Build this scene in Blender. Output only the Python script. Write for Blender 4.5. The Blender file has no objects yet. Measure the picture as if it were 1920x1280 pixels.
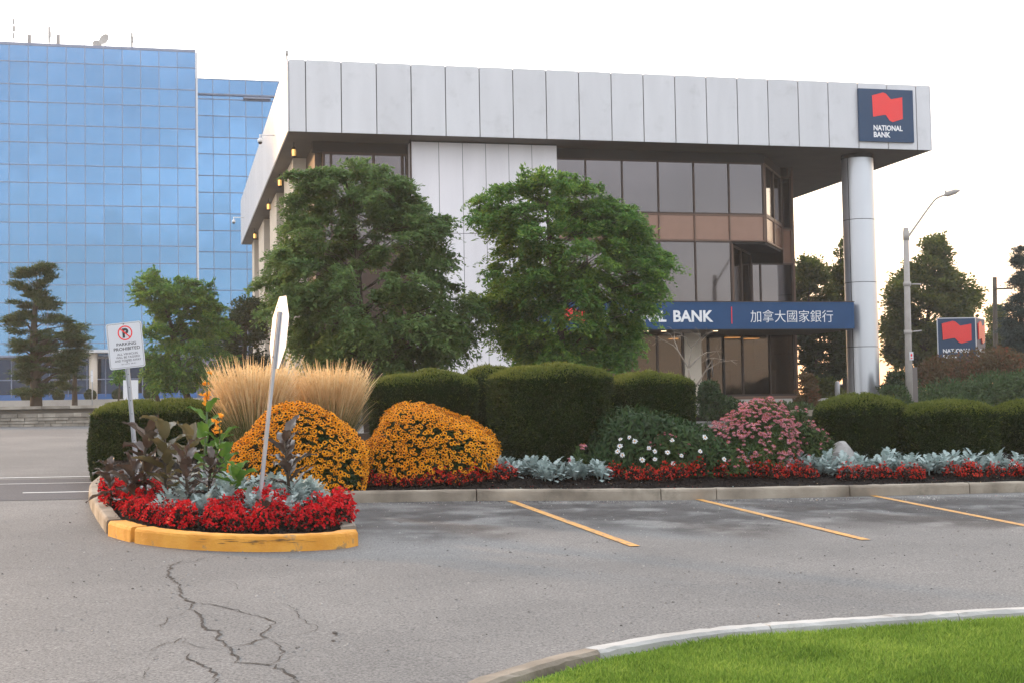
import bpy, math, random
import numpy as np
from mathutils import Matrix, Vector

sc = bpy.context.scene
col = sc.collection
rng = np.random.default_rng(7)
random.seed(7)
R_ = math.radians
PI = math.pi

# ------------------------------------------------------------------ camera
FPX = 2633.0                     # focal length in pixels of the 1920 px wide photograph
PITCH, ROLL = R_(2.78), R_(1.0)
EYE = np.array([0.0, 0.0, 1.75])
cF = np.array([0, math.cos(PITCH), math.sin(PITCH)])
_R0 = np.array([1.0, 0, 0]); _U0 = np.array([0, -math.sin(PITCH), math.cos(PITCH)])
cU = math.cos(ROLL) * _U0 + math.sin(ROLL) * _R0
cR = math.cos(ROLL) * _R0 - math.sin(ROLL) * _U0
cam = bpy.data.objects.new("camera", bpy.data.cameras.new("camera"))
col.objects.link(cam)
cam.data.sensor_width = 36.0
cam.data.lens = FPX / 1920 * 36
cam.data.clip_start = 0.1; cam.data.clip_end = 3000
cam.matrix_world = Matrix([[cR[i], cU[i], -cF[i], EYE[i]] for i in range(3)] + [[0, 0, 0, 1]])
sc.camera = cam

# ------------------------------------------------------------------ world, sun, exposure
SUN_AZ, SUN_EL = R_(-50), R_(13)          # azimuth from +Y towards +X
SUN_DIR = np.array([math.sin(SUN_AZ) * math.cos(SUN_EL), math.cos(SUN_AZ) * math.cos(SUN_EL), math.sin(SUN_EL)])
W = bpy.data.worlds.new("World"); sc.world = W; W.use_nodes = True
wn = W.node_tree.nodes; wl = W.node_tree.links
for n in list(wn): wn.remove(n)
sky = wn.new('ShaderNodeTexSky'); sky.sky_type = 'NISHITA'; sky.sun_disc = False
sky.sun_elevation = SUN_EL; sky.sun_rotation = SUN_AZ
sky.air_density = 1.0; sky.dust_density = 1.5; sky.ozone_density = 1.2
bg = wn.new('ShaderNodeBackground'); bg.inputs['Strength'].default_value = 0.05
wl.new(sky.outputs['Color'], bg.inputs['Color'])
# a thin bright veil of cloud over the half of the sky the photograph looks into, creamy at the horizon
tc = wn.new('ShaderNodeTexCoord'); sp = wn.new('ShaderNodeSeparateXYZ')
wl.new(tc.outputs['Generated'], sp.inputs[0])
def wrange(sock, f0, f1, t0, t1):
    n = wn.new('ShaderNodeMapRange'); n.interpolation_type = 'SMOOTHSTEP'
    for k, v in (('From Min', f0), ('From Max', f1), ('To Min', t0), ('To Max', t1)): n.inputs[k].default_value = v
    wl.new(sock, n.inputs['Value']); return n.outputs[0]
veil = wrange(sp.outputs['Y'], 0.10, 0.80, 0.71, 1.35)
front = wrange(sp.outputs['Y'], -0.2, 0.6, 0.0, 1.0)
rp = wn.new('ShaderNodeValToRGB')
e = rp.color_ramp.elements
e[0].position = 0.0; e[0].color = (1.0, 0.42, 0.15, 1)
e[1].position = 0.30; e[1].color = (0.93, 0.96, 1.0, 1)
m_ = rp.color_ramp.elements.new(0.12); m_.color = (1.0, 0.76, 0.50, 1)
wl.new(sp.outputs['Z'], rp.inputs['Fac'])
vm = wn.new('ShaderNodeMix'); vm.data_type = 'RGBA'; wl.new(front, vm.inputs[0]); vm.inputs[6].default_value = (0.93, 0.94, 1.0, 1); wl.new(rp.outputs['Color'], vm.inputs[7])
bg2 = wn.new('ShaderNodeBackground'); wl.new(vm.outputs[2], bg2.inputs['Color'])
cn_ = wn.new('ShaderNodeTexNoise'); cn_.inputs['Scale'].default_value = 4.5; cn_.inputs['Detail'].default_value = 4
cm_ = wn.new('ShaderNodeMapping'); cm_.inputs['Scale'].default_value = (1, 1, 2.6); wl.new(tc.outputs['Generated'], cm_.inputs[0]); wl.new(cm_.outputs[0], cn_.inputs['Vector'])
cl_ = wrange(cn_.outputs['Fac'], .3, .7, .72, 1.28)
vs_ = wn.new('ShaderNodeMath'); vs_.operation = 'MULTIPLY'; wl.new(veil, vs_.inputs[0]); wl.new(cl_, vs_.inputs[1]); wl.new(vs_.outputs[0], bg2.inputs['Strength'])
add = wn.new('ShaderNodeAddShader'); wo = wn.new('ShaderNodeOutputWorld')
wl.new(bg.outputs[0], add.inputs[0]); wl.new(bg2.outputs[0], add.inputs[1]); wl.new(add.outputs[0], wo.inputs['Surface'])
sl = bpy.data.lights.new("sun", 'SUN'); sl.energy = 2.0; sl.angle = R_(2.5); sl.color = (1.0, 0.55, 0.22)
sun = bpy.data.objects.new("sun", sl); col.objects.link(sun)
sun.rotation_euler = Vector(SUN_DIR).to_track_quat('Z', 'Y').to_euler()
sun.location = (-60, 20, 40)
sc.view_settings.view_transform = 'Standard'; sc.view_settings.look = 'None'
sc.view_settings.exposure = 1.1; sc.view_settings.gamma = 1.0

# ------------------------------------------------------------------ measuring helpers
def ray(x, y): return cR * ((x - 960) / FPX) + cU * ((640 - y) / FPX) + cF
def at(x, y, d):                       # point seen at (x, y) of the photograph, d metres ahead
    q = ray(x, y); return EYE + q * (d / q[1])
def terrain(x, y):
    x = np.asarray(x, float); y = np.asarray(y, float)
    k = 6.0
    ym = np.minimum(y, 48.0) - k * 0.25 * np.exp(-((y - 48.0) / k) ** 2)
    return 0.03 * ym - 0.0175 * np.clip(x, -16, 16)
def lot(x, y):                         # point of the sloping car park seen at (x, y)
    q = ray(x, y); n = np.array([0.0175, -0.03, 1.0]); t = -(EYE @ n) / (q @ n); return EYE + q * t
TH = R_(13.7)                          # the bank, the kerb and the blue block share this heading
bu = np.array([math.cos(TH), math.sin(TH), 0]); bv = np.array([-math.sin(TH), math.cos(TH), 0]); bz = np.array([0, 0, 1.0])
BO = np.array([-7.558, 48.0, 0.0])     # front left corner of the bank's roof, on plan
def bk(x, y, z): return BO + bu * x + bv * y + bz * z

# ------------------------------------------------------------------ mesh builder
def nrm(a): return a / np.maximum(np.linalg.norm(a, axis=-1, keepdims=True), 1e-9)
class MB:
    def __init__(s): s.V = []; s.F = []; s.n = 0
    def add(s, V, F, mi=0, smooth=False):
        V = np.asarray(V, float).reshape(-1, 3); F = np.asarray(F, np.int64)
        if F.ndim == 1: F = F[None]
        s.V.append(V); s.F.append((F + s.n, mi, smooth)); s.n += len(V); return s
    def poly(s, pts, mi=0): return s.add(pts, np.arange(len(pts)), mi)
    def obox(s, o, a, b, c, mi=0):     # corner o, three edge vectors (right-handed)
        o, a, b, c = (np.asarray(q, float) for q in (o, a, b, c))
        V = [o, o + a, o + a + b, o + b, o + c, o + a + c, o + a + b + c, o + b + c]
        return s.add(V, [[0, 3, 2, 1], [4, 5, 6, 7], [0, 1, 5, 4], [1, 2, 6, 5], [2, 3, 7, 6], [3, 0, 4, 7]], mi)
    def bbox(s, x0, x1, y0, y1, z0, z1, mi=0, fr=None):   # box in the bank's frame (or frame fr)
        fr = fr or bk
        o = fr(x0, y0, z0)
        return s.obox(o, fr(x1, y0, z0) - o, fr(x0, y1, z0) - o, fr(x0, y0, z1) - o, mi)
    def prism(s, P, z0, z1, mi=0):     # P: n x 2 ccw plan outline, world
        P = np.asarray(P, float); n = len(P)
        z0 = np.broadcast_to(z0, n); z1 = np.broadcast_to(z1, n)
        V = np.vstack([np.c_[P, z0], np.c_[P, z1]]); k = np.arange(n); j = (k + 1) % n
        b = s.n
        s.add(V, np.c_[k, j, j + n, k + n], mi)
        s.F.append((np.arange(n)[None, ::-1] + b, mi, False)); s.F.append((np.arange(n)[None] + n + b, mi, False)); return s
    def tube(s, pts, rad, n=8, mi=0, cap=True):
        P = np.asarray(pts, float); m = len(P); rad = np.broadcast_to(rad, m)
        T = np.gradient(P, axis=0); T = nrm(T)
        ref = np.array([0.31, 0.95, 0.05]) if abs(T[0][2]) > 0.7 else np.array([0, 0, 1.0])
        A = nrm(np.cross(T, ref)); Bv = np.cross(T, A)
        a = np.linspace(0, 2 * PI, n, endpoint=False)
        V = P[:, None] + rad[:, None, None] * (np.cos(a)[None, :, None] * A[:, None] + np.sin(a)[None, :, None] * Bv[:, None])
        k = np.arange(n); j = (k + 1) % n; F = []
        for i in range(m - 1): F.append(np.c_[i * n + k, i * n + j, (i + 1) * n + j, (i + 1) * n + k])
        b = s.n; s.add(V, np.vstack(F), mi, True)
        if cap:
            s.F.append((k[None, ::-1] + b, mi, False)); s.F.append((k[None] + (m - 1) * n + b, mi, False))
        return s
    def grid(s, P, mi=0, smooth=True, wrap=False):
        P = np.asarray(P, float); n, m = P.shape[:2]; F = []
        mm = m if wrap else m - 1
        I, J = np.meshgrid(np.arange(n - 1), np.arange(mm), indexing='ij'); J2 = (J + 1) % m
        F = np.stack([I * m + J, I * m + J2, (I + 1) * m + J2, (I + 1) * m + J], -1).reshape(-1, 4)
        return s.add(P, F, mi, smooth)
    def cards(s, C, A, N, L, Wd, mi=0, tip=0.0):   # leaf cards: centre, axis, normal, length, width
        C = np.asarray(C, float); n = len(C); A = nrm(A); S = nrm(np.cross(A, N))
        L = np.broadcast_to(L, n)[:, None]; Wd = np.broadcast_to(Wd, n)[:, None]
        V = np.stack([C - A * L / 2, C + S * Wd / 2 + A * L * tip, C + A * L / 2, C - S * Wd / 2 + A * L * tip], 1)
        return s.add(V.reshape(-1, 3), np.arange(4 * n).reshape(n, 4), mi)
    def build(s, name, mats, parent=None, origin=None):
        V = np.vstack(s.V)
        me = bpy.data.meshes.new(name)
        if parent is not None:
            o0, rz = np.array(parent['_o'][:]), parent['_rz']
        else:
            o0 = np.zeros(3) if origin is None else np.asarray(origin, float); rz = 0.0
        c, si = math.cos(-rz), math.sin(-rz)
        V = V - o0; V = np.c_[V[:, 0] * c - V[:, 1] * si, V[:, 0] * si + V[:, 1] * c, V[:, 2]]
        lens = np.concatenate([np.full(len(F), F.shape[1]) for F, _, _ in s.F])
        loops = np.concatenate([F.ravel() for F, _, _ in s.F])
        mis = np.concatenate([np.full(len(F), mi) for F, mi, _ in s.F]); sm = np.concatenate([np.full(len(F), q) for F, _, q in s.F])
        me.vertices.add(len(V)); me.vertices.foreach_set('co', V.ravel().astype(np.float32))
        me.loops.add(len(loops)); me.loops.foreach_set('vertex_index', loops.astype(np.int32))
        me.polygons.add(len(lens)); me.polygons.foreach_set('loop_start', np.r_[0, np.cumsum(lens)[:-1]].astype(np.int32))
        me.polygons.foreach_set('loop_total', lens.astype(np.int32))
        me.polygons.foreach_set('material_index', mis.astype(np.int32)); me.polygons.foreach_set('use_smooth', sm.astype(bool))
        me.update(calc_edges=True); me.validate()
        for m in (mats if isinstance(mats, (list, tuple)) else [mats]): me.materials.append(m)
        ob = bpy.data.objects.new(name, me); col.objects.link(ob)
        if parent is not None: ob.parent = parent
        else: ob.location = o0
        return ob
def tag(o, label=None, cat=None, group=None, kind=None):
    if label: o['label'] = label
    if cat: o['category'] = cat
    if group: o['group'] = group
    if kind: o['kind'] = kind
    return o
def thing(name, label, cat, o, rz=0.0, group=None):
    ob = bpy.data.objects.new(name, None); col.objects.link(ob); ob.empty_display_size = 0.3
    ob.location = o; ob.rotation_euler = (0, 0, rz); ob['_o'] = [float(q) for q in o]; ob['_rz'] = float(rz)
    return tag(ob, label, cat, group)
def copy_tree(o, loc, rz, label=None, sc_=1.0):
    c = o.copy(); col.objects.link(c); c.location = loc; c.rotation_euler = (0, 0, rz); c.scale = (sc_,) * 3
    if label: c['label'] = label
    for ch in o.children:
        d = ch.copy(); col.objects.link(d); d.parent = c
    return c

# ------------------------------------------------------------------ materials
def mat(name, c, rough=0.6, metal=0.0, var=0.0, vscale=3.0, bump=0.0, bscale=40.0, spec=0.5, c2=None, detail=4.0, stretch=None, coat=0.0):
    m = bpy.data.materials.new(name); m.use_nodes = True; nt = m.node_tree; N = nt.nodes; Lk = nt.links
    b = N['Principled BSDF']; b.inputs['Roughness'].default_value = rough; b.inputs['Metallic'].default_value = metal
    b.inputs['Specular IOR Level'].default_value = spec; b.inputs['Base Color'].default_value = (*c, 1); b.inputs['Coat Weight'].default_value = coat
    tc = N.new('ShaderNodeTexCoord'); src = tc.outputs['Object']
    if stretch:
        mp = N.new('ShaderNodeMapping'); mp.inputs['Scale'].default_value = stretch; Lk.new(src, mp.inputs[0]); src = mp.outputs[0]
    if var or c2:
        t = N.new('ShaderNodeTexNoise'); t.inputs['Scale'].default_value = vscale; t.inputs['Detail'].default_value = detail; Lk.new(src, t.inputs['Vector'])
        r = N.new('ShaderNodeValToRGB'); r.color_ramp.elements[0].position = 0.3; r.color_ramp.elements[1].position = 0.7
        a, d = (c, c2) if c2 else (tuple(q * (1 - var) for q in c), tuple(min(1, q * (1 + var)) for q in c))
        r.color_ramp.elements[0].color = (*a, 1); r.color_ramp.elements[1].color = (*d, 1)
        Lk.new(t.outputs['Fac'], r.inputs['Fac']); Lk.new(r.outputs['Color'], b.inputs['Base Color'])
    if bump:
        t2 = N.new('ShaderNodeTexNoise'); t2.inputs['Scale'].default_value = bscale; t2.inputs['Detail'].default_value = 6; Lk.new(src, t2.inputs['Vector'])
        bp = N.new('ShaderNodeBump'); bp.inputs['Strength'].default_value = bump; bp.inputs['Distance'].default_value = 0.02
        Lk.new(t2.outputs['Fac'], bp.inputs['Height']); Lk.new(bp.outputs['Normal'], b.inputs['Normal'])
    return m
def leafmat(name, dark, mid, light, trans=0.25, rough=0.6, nscale=0.9, tt=None, spec=0.12):
    m = bpy.data.materials.new(name); m.use_nodes = True; nt = m.node_tree; N = nt.nodes; Lk = nt.links
    b = N['Principled BSDF']; b.inputs['Roughness'].default_value = rough; b.inputs['Specular IOR Level'].default_value = spec
    g = N.new('ShaderNodeNewGeometry'); tc = N.new('ShaderNodeTexCoord')
    t = N.new('ShaderNodeTexNoise'); t.inputs['Scale'].default_value = nscale; t.inputs['Detail'].default_value = 2; Lk.new(tc.outputs['Object'], t.inputs['Vector'])
    ma = N.new('ShaderNodeMath'); ma.operation = 'MULTIPLY'; ma.inputs[1].default_value = 0.55; Lk.new(g.outputs['Random Per Island'], ma.inputs[0])
    mb = N.new('ShaderNodeMath'); mb.operation = 'MULTIPLY_ADD'; mb.inputs[1].default_value = 1.1; mb.inputs[2].default_value = -0.30; Lk.new(t.outputs['Fac'], mb.inputs[0])
    mc = N.new('ShaderNodeMath'); mc.operation = 'ADD'; Lk.new(ma.outputs[0], mc.inputs[0]); Lk.new(mb.outputs[0], mc.inputs[1])
    r = N.new('ShaderNodeValToRGB'); E_ = r.color_ramp.elements
    E_[0].position = 0.1; E_[0].color = (*dark, 1); E_[1].position = 0.95; E_[1].color = (*light, 1)
    q = E_.new(0.55); q.color = (*mid, 1); Lk.new(mc.outputs[0], r.inputs['Fac']); Lk.new(r.outputs['Color'], b.inputs['Base Color'])
    tr = N.new('ShaderNodeBsdfTranslucent'); mx = N.new('ShaderNodeMixShader'); mx.inputs[0].default_value = trans
    if tt:
        tr.inputs['Color'].default_value = (*tt, 1)
    else: Lk.new(r.outputs['Color'], tr.inputs['Color'])
    Lk.new(b.outputs[0], mx.inputs[1]); Lk.new(tr.outputs[0], mx.inputs[2]); Lk.new(mx.outputs[0], N['Material Output'].inputs['Surface'])
    return m
def emis(name, c, s):
    m = mat(name, c); b = m.node_tree.nodes['Principled BSDF']; b.inputs['Emission Color'].default_value = (*c, 1); b.inputs['Emission Strength'].default_value = s; return m
def panes(name, c, rough=0.04, tilt=0.012, thru=0.0, thc=(1, 1, 1)):
    """Coated mirror glass; every pane sits very slightly out of true."""
    m = mat(name, c, rough, 1.0); nt = m.node_tree; N = nt.nodes; Lk = nt.links; b = N['Principled BSDF']
    g = N.new('ShaderNodeNewGeometry'); wn_ = N.new('ShaderNodeTexWhiteNoise'); wn_.noise_dimensions = '1D'; Lk.new(g.outputs['Random Per Island'], wn_.inputs['W'])
    s1 = N.new('ShaderNodeVectorMath'); s1.operation = 'SUBTRACT'; s1.inputs[1].default_value = (.5, .5, .5); Lk.new(wn_.outputs['Color'], s1.inputs[0])
    s2 = N.new('ShaderNodeVectorMath'); s2.operation = 'SCALE'; s2.inputs['Scale'].default_value = tilt; Lk.new(s1.outputs[0], s2.inputs[0])
    tn = N.new('ShaderNodeTexNoise'); tn.inputs['Scale'].default_value = 0.7; tcx = N.new('ShaderNodeTexCoord'); Lk.new(tcx.outputs['Object'], tn.inputs['Vector'])
    s4 = N.new('ShaderNodeVectorMath'); s4.operation = 'SUBTRACT'; s4.inputs[1].default_value = (.5, .5, .5); Lk.new(tn.outputs['Color'], s4.inputs[0])
    s5 = N.new('ShaderNodeVectorMath'); s5.operation = 'SCALE'; s5.inputs['Scale'].default_value = tilt * 1.5; Lk.new(s4.outputs[0], s5.inputs[0])
    s6 = N.new('ShaderNodeVectorMath'); s6.operation = 'ADD'; Lk.new(s2.outputs[0], s6.inputs[0]); Lk.new(s5.outputs[0], s6.inputs[1])
    s3 = N.new('ShaderNodeVectorMath'); s3.operation = 'ADD'; Lk.new(g.outputs['Normal'], s3.inputs[0]); Lk.new(s6.outputs[0], s3.inputs[1]); Lk.new(s3.outputs[0], b.inputs['Normal'])
    if thru:
        tp = N.new('ShaderNodeBsdfTransparent'); tp.inputs['Color'].default_value = (*thc, 1); mx = N.new('ShaderNodeMixShader'); mx.inputs[0].default_value = thru
        Lk.new(b.outputs[0], mx.inputs[1]); Lk.new(tp.outputs[0], mx.inputs[2]); Lk.new(mx.outputs[0], N['Material Output'].inputs['Surface'])
    return m

def asphalt(name, c, dark, big=0.35):
    m = bpy.data.materials.new(name); m.use_nodes = True; nt = m.node_tree; N = nt.nodes; Lk = nt.links
    b = N['Principled BSDF']; b.inputs['Roughness'].default_value = 0.82; b.inputs['Specular IOR Level'].default_value = 0.35
    tc = N.new('ShaderNodeTexCoord')
    n1 = N.new('ShaderNodeTexNoise'); n1.inputs['Scale'].default_value = 55; n1.inputs['Detail'].default_value = 3; n1.inputs['Roughness'].default_value = .75; Lk.new(tc.outputs['Object'], n1.inputs['Vector'])
    r1 = N.new('ShaderNodeValToRGB'); r1.color_ramp.elements[0].position = .33; r1.color_ramp.elements[1].position = .68
    r1.color_ramp.elements[0].color = (*[q * .42 for q in c], 1); r1.color_ramp.elements[1].color = (*[q * 1.6 for q in c], 1); Lk.new(n1.outputs['Fac'], r1.inputs['Fac'])
    n2 = N.new('ShaderNodeTexNoise'); n2.inputs['Scale'].default_value = big; n2.inputs['Detail'].default_value = 5; n2.inputs['Roughness'].default_value = .6; Lk.new(tc.outputs['Object'], n2.inputs['Vector'])
    r2 = N.new('ShaderNodeValToRGB'); r2.color_ramp.elements[0].position = .40; r2.color_ramp.elements[1].position = .62
    r2.color_ramp.elements[0].color = (*dark, 1); r2.color_ramp.elements[1].color = (1, 1, 1, 1); Lk.new(n2.outputs['Fac'], r2.inputs['Fac'])
    v = N.new('ShaderNodeTexVoronoi'); v.inputs['Scale'].default_value = 46; Lk.new(tc.outputs['Object'], v.inputs['Vector'])
    r3 = N.new('ShaderNodeValToRGB'); r3.color_ramp.elements[0].position = .06; r3.color_ramp.elements[1].position = .16
    r3.color_ramp.elements[0].color = (1.9, 1.85, 1.75, 1); r3.color_ramp.elements[1].color = (1, 1, 1, 1); Lk.new(v.outputs['Distance'], r3.inputs['Fac'])
    x1 = N.new('ShaderNodeMix'); x1.data_type = 'RGBA'; x1.blend_type = 'MULTIPLY'; x1.inputs[0].default_value = 1; Lk.new(r1.outputs[0], x1.inputs[6]); Lk.new(r2.outputs[0], x1.inputs[7])
    x2 = N.new('ShaderNodeMix'); x2.data_type = 'RGBA'; x2.blend_type = 'MULTIPLY'; x2.inputs[0].default_value = 1; Lk.new(x1.outputs[2], x2.inputs[6]); Lk.new(r3.outputs[0], x2.inputs[7])
    Lk.new(x2.outputs[2], b.inputs['Base Color'])
    bp = N.new('ShaderNodeBump'); bp.inputs['Strength'].default_value = .5; bp.inputs['Distance'].default_value = .01; Lk.new(n1.outputs['Fac'], bp.inputs['Height']); Lk.new(bp.outputs[0], b.inputs['Normal'])
    return m

M = {}
M['asphalt'] = asphalt('asphalt', (.164, .158, .149), (.74, .75, .76))
M['dark_patch'] = asphalt('dark_asphalt', (.092, .083, .078), (.8, .8, .8), 1.2)
M['road'] = asphalt('road_asphalt', (.066, .067, .073), (.85, .85, .88))
M['crack'] = mat('crack', (.022, .021, .02), .95)
M['ypaint'] = mat('yellow_paint', (.42, .21, .04), .7, c2=(.66, .31, .045), vscale=14, bump=.3, bscale=60)
M['wpaint'] = mat('white_paint', (.62, .62, .60), .7, var=.12, vscale=6)
M['kerb'] = mat('kerb_concrete', (.135, .108, .078), .88, c2=(.40, .345, .27), vscale=1.9, bump=.35, bscale=50, detail=7)
M['kerb_white'] = mat('kerb_white_paint', (.30, .29, .27), .85, c2=(.47, .46, .435), vscale=2.2, bump=.3, bscale=50, detail=7)
M['ykerb'] = mat('yellow_kerb', (.56, .23, .018), .75, c2=(.68, .32, .04), vscale=4, bump=.3, bscale=45, detail=7)
M['scuff'] = mat('rubber_scuff', (.10, .065, .03), .9, c2=(.40, .20, .04), vscale=14)
M['mulch'] = mat('mulch', (.006, .0045, .004), .95, spec=.1, c2=(.020, .015, .0125), vscale=28, bump=1.0, bscale=45)
M['soil_green'] = mat('lawn_soil', (.045, .085, .012), .95, c2=(.07, .12, .02), vscale=5)
M['terrace'] = mat('terrace_paving', (.30, .28, .25), .9, c2=(.40, .37, .33), vscale=1.2)
M['panel'] = mat('silver_panel', (.585, .58, .585), .48, .2, var=.05, vscale=.8, stretch=(2, 2, .35))
M['panel_wall'] = mat('silver_wall_panel', (.74, .71, .72), .5, .1, var=.05, vscale=.8, stretch=(2, 2, .35))
M['cream'] = mat('cream_stone', (.60, .52, .42), .8, var=.06, vscale=1.5)
M['seam'] = mat('panel_seam', (.045, .045, .045), .8)
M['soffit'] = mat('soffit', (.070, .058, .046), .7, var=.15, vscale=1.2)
M['bronze'] = mat('bronze_frame', (.045, .026, .018), .45, .4)
M['bronze_l'] = mat('bronze_frame_light', (.13, .075, .05), .5, .3)
M['glass'] = panes('bronze_mirror_glass', (.135, .120, .122), .05, .01)
M['glass_thru'] = panes('clear_bronze_glass', (.135, .12, .122), .05, .01, .22, (.7, .6, .5))
M['spandrel'] = mat('spandrel_glass', (.23, .125, .085), .22, .25, var=.05)
M['glass_low'] = panes('lobby_glass', (.10, .075, .055), .05, .012, .5, (.8, .62, .45))
M['lobby'] = mat('lobby_wood', (.17, .085, .04), .6, c2=(.05, .03, .02), vscale=.9)
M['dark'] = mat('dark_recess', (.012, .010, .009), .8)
M['bluepanel'] = mat('navy_sign_panel', (.009, .056, .150), .5, var=.05, spec=.25)
M['bluesign'] = mat('slate_blue_sign', (.022, .055, .115), .5, spec=.3)
M['red'] = mat('red_logo', (.80, .028, .026), .4)
M['white'] = mat('white_sign', (.80, .80, .80), .45)
M['blueglass'] = panes('blue_mirror_glass', (.120, .240, .395), .03, .014)
M['mullion'] = mat('blue_mullion', (.19, .22, .30), .45, .3)
M['bluedark'] = panes('dark_blue_glass', (.018, .03, .055), .06, .012)
M['bluetrim'] = mat('blue_trim', (.03, .13, .36), .4)
M['stone'] = mat('stone_wall', (.19, .165, .135), .9, c2=(.40, .36, .30), vscale=2.2, bump=.8, bscale=9, detail=6)
M['mortar'] = mat('mortar_gap', (.13, .115, .095), .95)
M['steel'] = mat('galvanised_steel', (.42, .43, .45), .45, .7, var=.08, vscale=8)
M['lamp_steel'] = mat('concrete_pole', (.36, .33, .30), .75, var=.08, vscale=4)
M['greypost'] = mat('grey_post', (.16, .14, .13), .8)
M['column'] = mat('metal_column', (.50, .51, .53), .34, .7, var=.03, vscale=.6)
M['bark'] = mat('bark', (.045, .033, .024), .95, c2=(.09, .07, .05), vscale=7, bump=.8, bscale=18, stretch=(1, 1, .25))
M['palebark'] = mat('pale_bark', (.24, .20, .16), .9, var=.2, vscale=9)
M['black'] = mat('black_print', (.03, .03, .032), .6)
M['signwhite'] = mat('sign_sheet', (.60, .61, .63), .4, var=.03)
M['warm'] = emis('warm_lamp', (1.0, .55, .16), .8)
M['downlight'] = emis('downlight', (1.0, .75, .45), 1.6)
M['rock'] = mat('boulder_stone', (.20, .19, .18), .9, c2=(.34, .33, .31), vscale=3, bump=.6, bscale=10)
M['carwhite'] = mat('white_car_paint', (.75, .75, .75), .25, coat=.6)
M['tyre'] = mat('tyre', (.02, .02, .02), .8)
M['antenna'] = mat('antenna_metal', (.40, .38, .35), .6, .3)
# foliage
M['locust'] = leafmat('locust_leaf', (.082, .142, .050), (.128, .212, .068), (.200, .290, .085), .45)
M['locust_l'] = leafmat('locust_leaf_bright', (.052, .130, .034), (.112, .232, .048), (.28, .40, .065), .45)
M['pine'] = leafmat('pine_needle', (.036, .058, .026), (.064, .096, .040), (.115, .145, .055), .3)
M['leafdark'] = leafmat('dark_leaf', (.024, .040, .016), (.044, .070, .024), (.080, .110, .034), .3)
M['maple'] = leafmat('maple_leaf', (.060, .080, .020), (.115, .140, .030), (.21, .20, .045), .6)
M['spruce'] = leafmat('spruce_needle', (.028, .046, .040), (.056, .082, .070), (.100, .130, .110), .1)
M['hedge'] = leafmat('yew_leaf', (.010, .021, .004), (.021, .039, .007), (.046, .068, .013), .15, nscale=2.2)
M['hedge_top'] = leafmat('yew_lit_new_growth', (.072, .095, .016), (.118, .142, .026), (.175, .19, .042), .3, nscale=2.2)  # new growth, with the light on the hedge tops put into the colour
M['hedge_core'] = mat('yew_core', (.010, .020, .004), 1.0, var=.5, vscale=30, spec=0.0, bump=1.0, bscale=60)
M['juniper'] = leafmat('juniper_leaf', (.026, .050, .018), (.050, .088, .028), (.085, .130, .040), .15)
M['redbush'] = leafmat('autumn_bush_leaf', (.090, .050, .024), (.105, .080, .036), (.230, .070, .040), .3, nscale=1.2)
M['bedleaf'] = leafmat('bed_leaf', (.014, .034, .012), (.030, .062, .020), (.062, .105, .032), .2)
M['bedleaf2'] = leafmat('coneflower_leaf', (.022, .046, .014), (.048, .084, .024), (.10, .135, .036), .25)
M['petal'] = leafmat('orange_petal', (.74, .25, .008), (.86, .34, .012), (.90, .43, .020), .3)
M['cone'] = mat('dark_flower_eye', (.018, .008, .006), .9, spec=.1)
M['redflower'] = leafmat('red_blossom', (.32, .004, .010), (.56, .007, .014), (.72, .022, .026), .3, nscale=9)
M['redflower2'] = leafmat('scarlet_blossom', (.30, .010, .008), (.50, .022, .012), (.64, .06, .03), .2, nscale=9)
M['bronzeleaf'] = leafmat('bronze_leaf', (.020, .010, .008), (.045, .018, .014), (.075, .035, .02), .15)
M['silver'] = leafmat('silver_leaf', (.24, .31, .29), (.36, .44, .42), (.50, .57, .55), .15, nscale=6)
M['pink'] = leafmat('pink_petal', (.40, .13, .17), (.60, .23, .28), (.74, .38, .43), .3, nscale=5)
M['rustcone'] = mat('rust_cone', (.30, .075, .022), .8)
M['whitepetal'] = leafmat('white_petal', (.70, .72, .70), (.78, .80, .78), (.85, .85, .85), .2)
M['plume'] = leafmat('straw_plume', (.56, .37, .17), (.74, .54, .29), (.86, .70, .44), .5)
M['grassblade'] = leafmat('grass_blade', (.075, .11, .028), (.15, .18, .05), (.30, .27, .10), .35)
M['lawn'] = leafmat('lawn_blade', (.11, .19, .030), (.215, .345, .058), (.37, .48, .105), .5, nscale=1.6)
M['canna'] = leafmat('bronze_canna_leaf', (.036, .022, .020), (.075, .052, .040), (.15, .125, .09), .25, .25, nscale=4, spec=.6)
M['cannao'] = leafmat('olive_canna_leaf', (.060, .050, .022), (.12, .10, .045), (.20, .17, .09), .35, .25, nscale=2.5, spec=.6)
M['cannag'] = leafmat('green_canna_leaf', (.05, .12, .02), (.09, .19, .03), (.15, .27, .05), .35, .35, nscale=2.5)
M['cannaflower'] = leafmat('orange_canna_petal', (.78, .27, .02), (.86, .38, .04), (.90, .52, .09), .3, nscale=8)
M['stem'] = mat('green_stem', (.06, .10, .03), .7, var=.2)
M['bstem'] = mat('bronze_stem', (.05, .035, .02), .7, var=.2)

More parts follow.
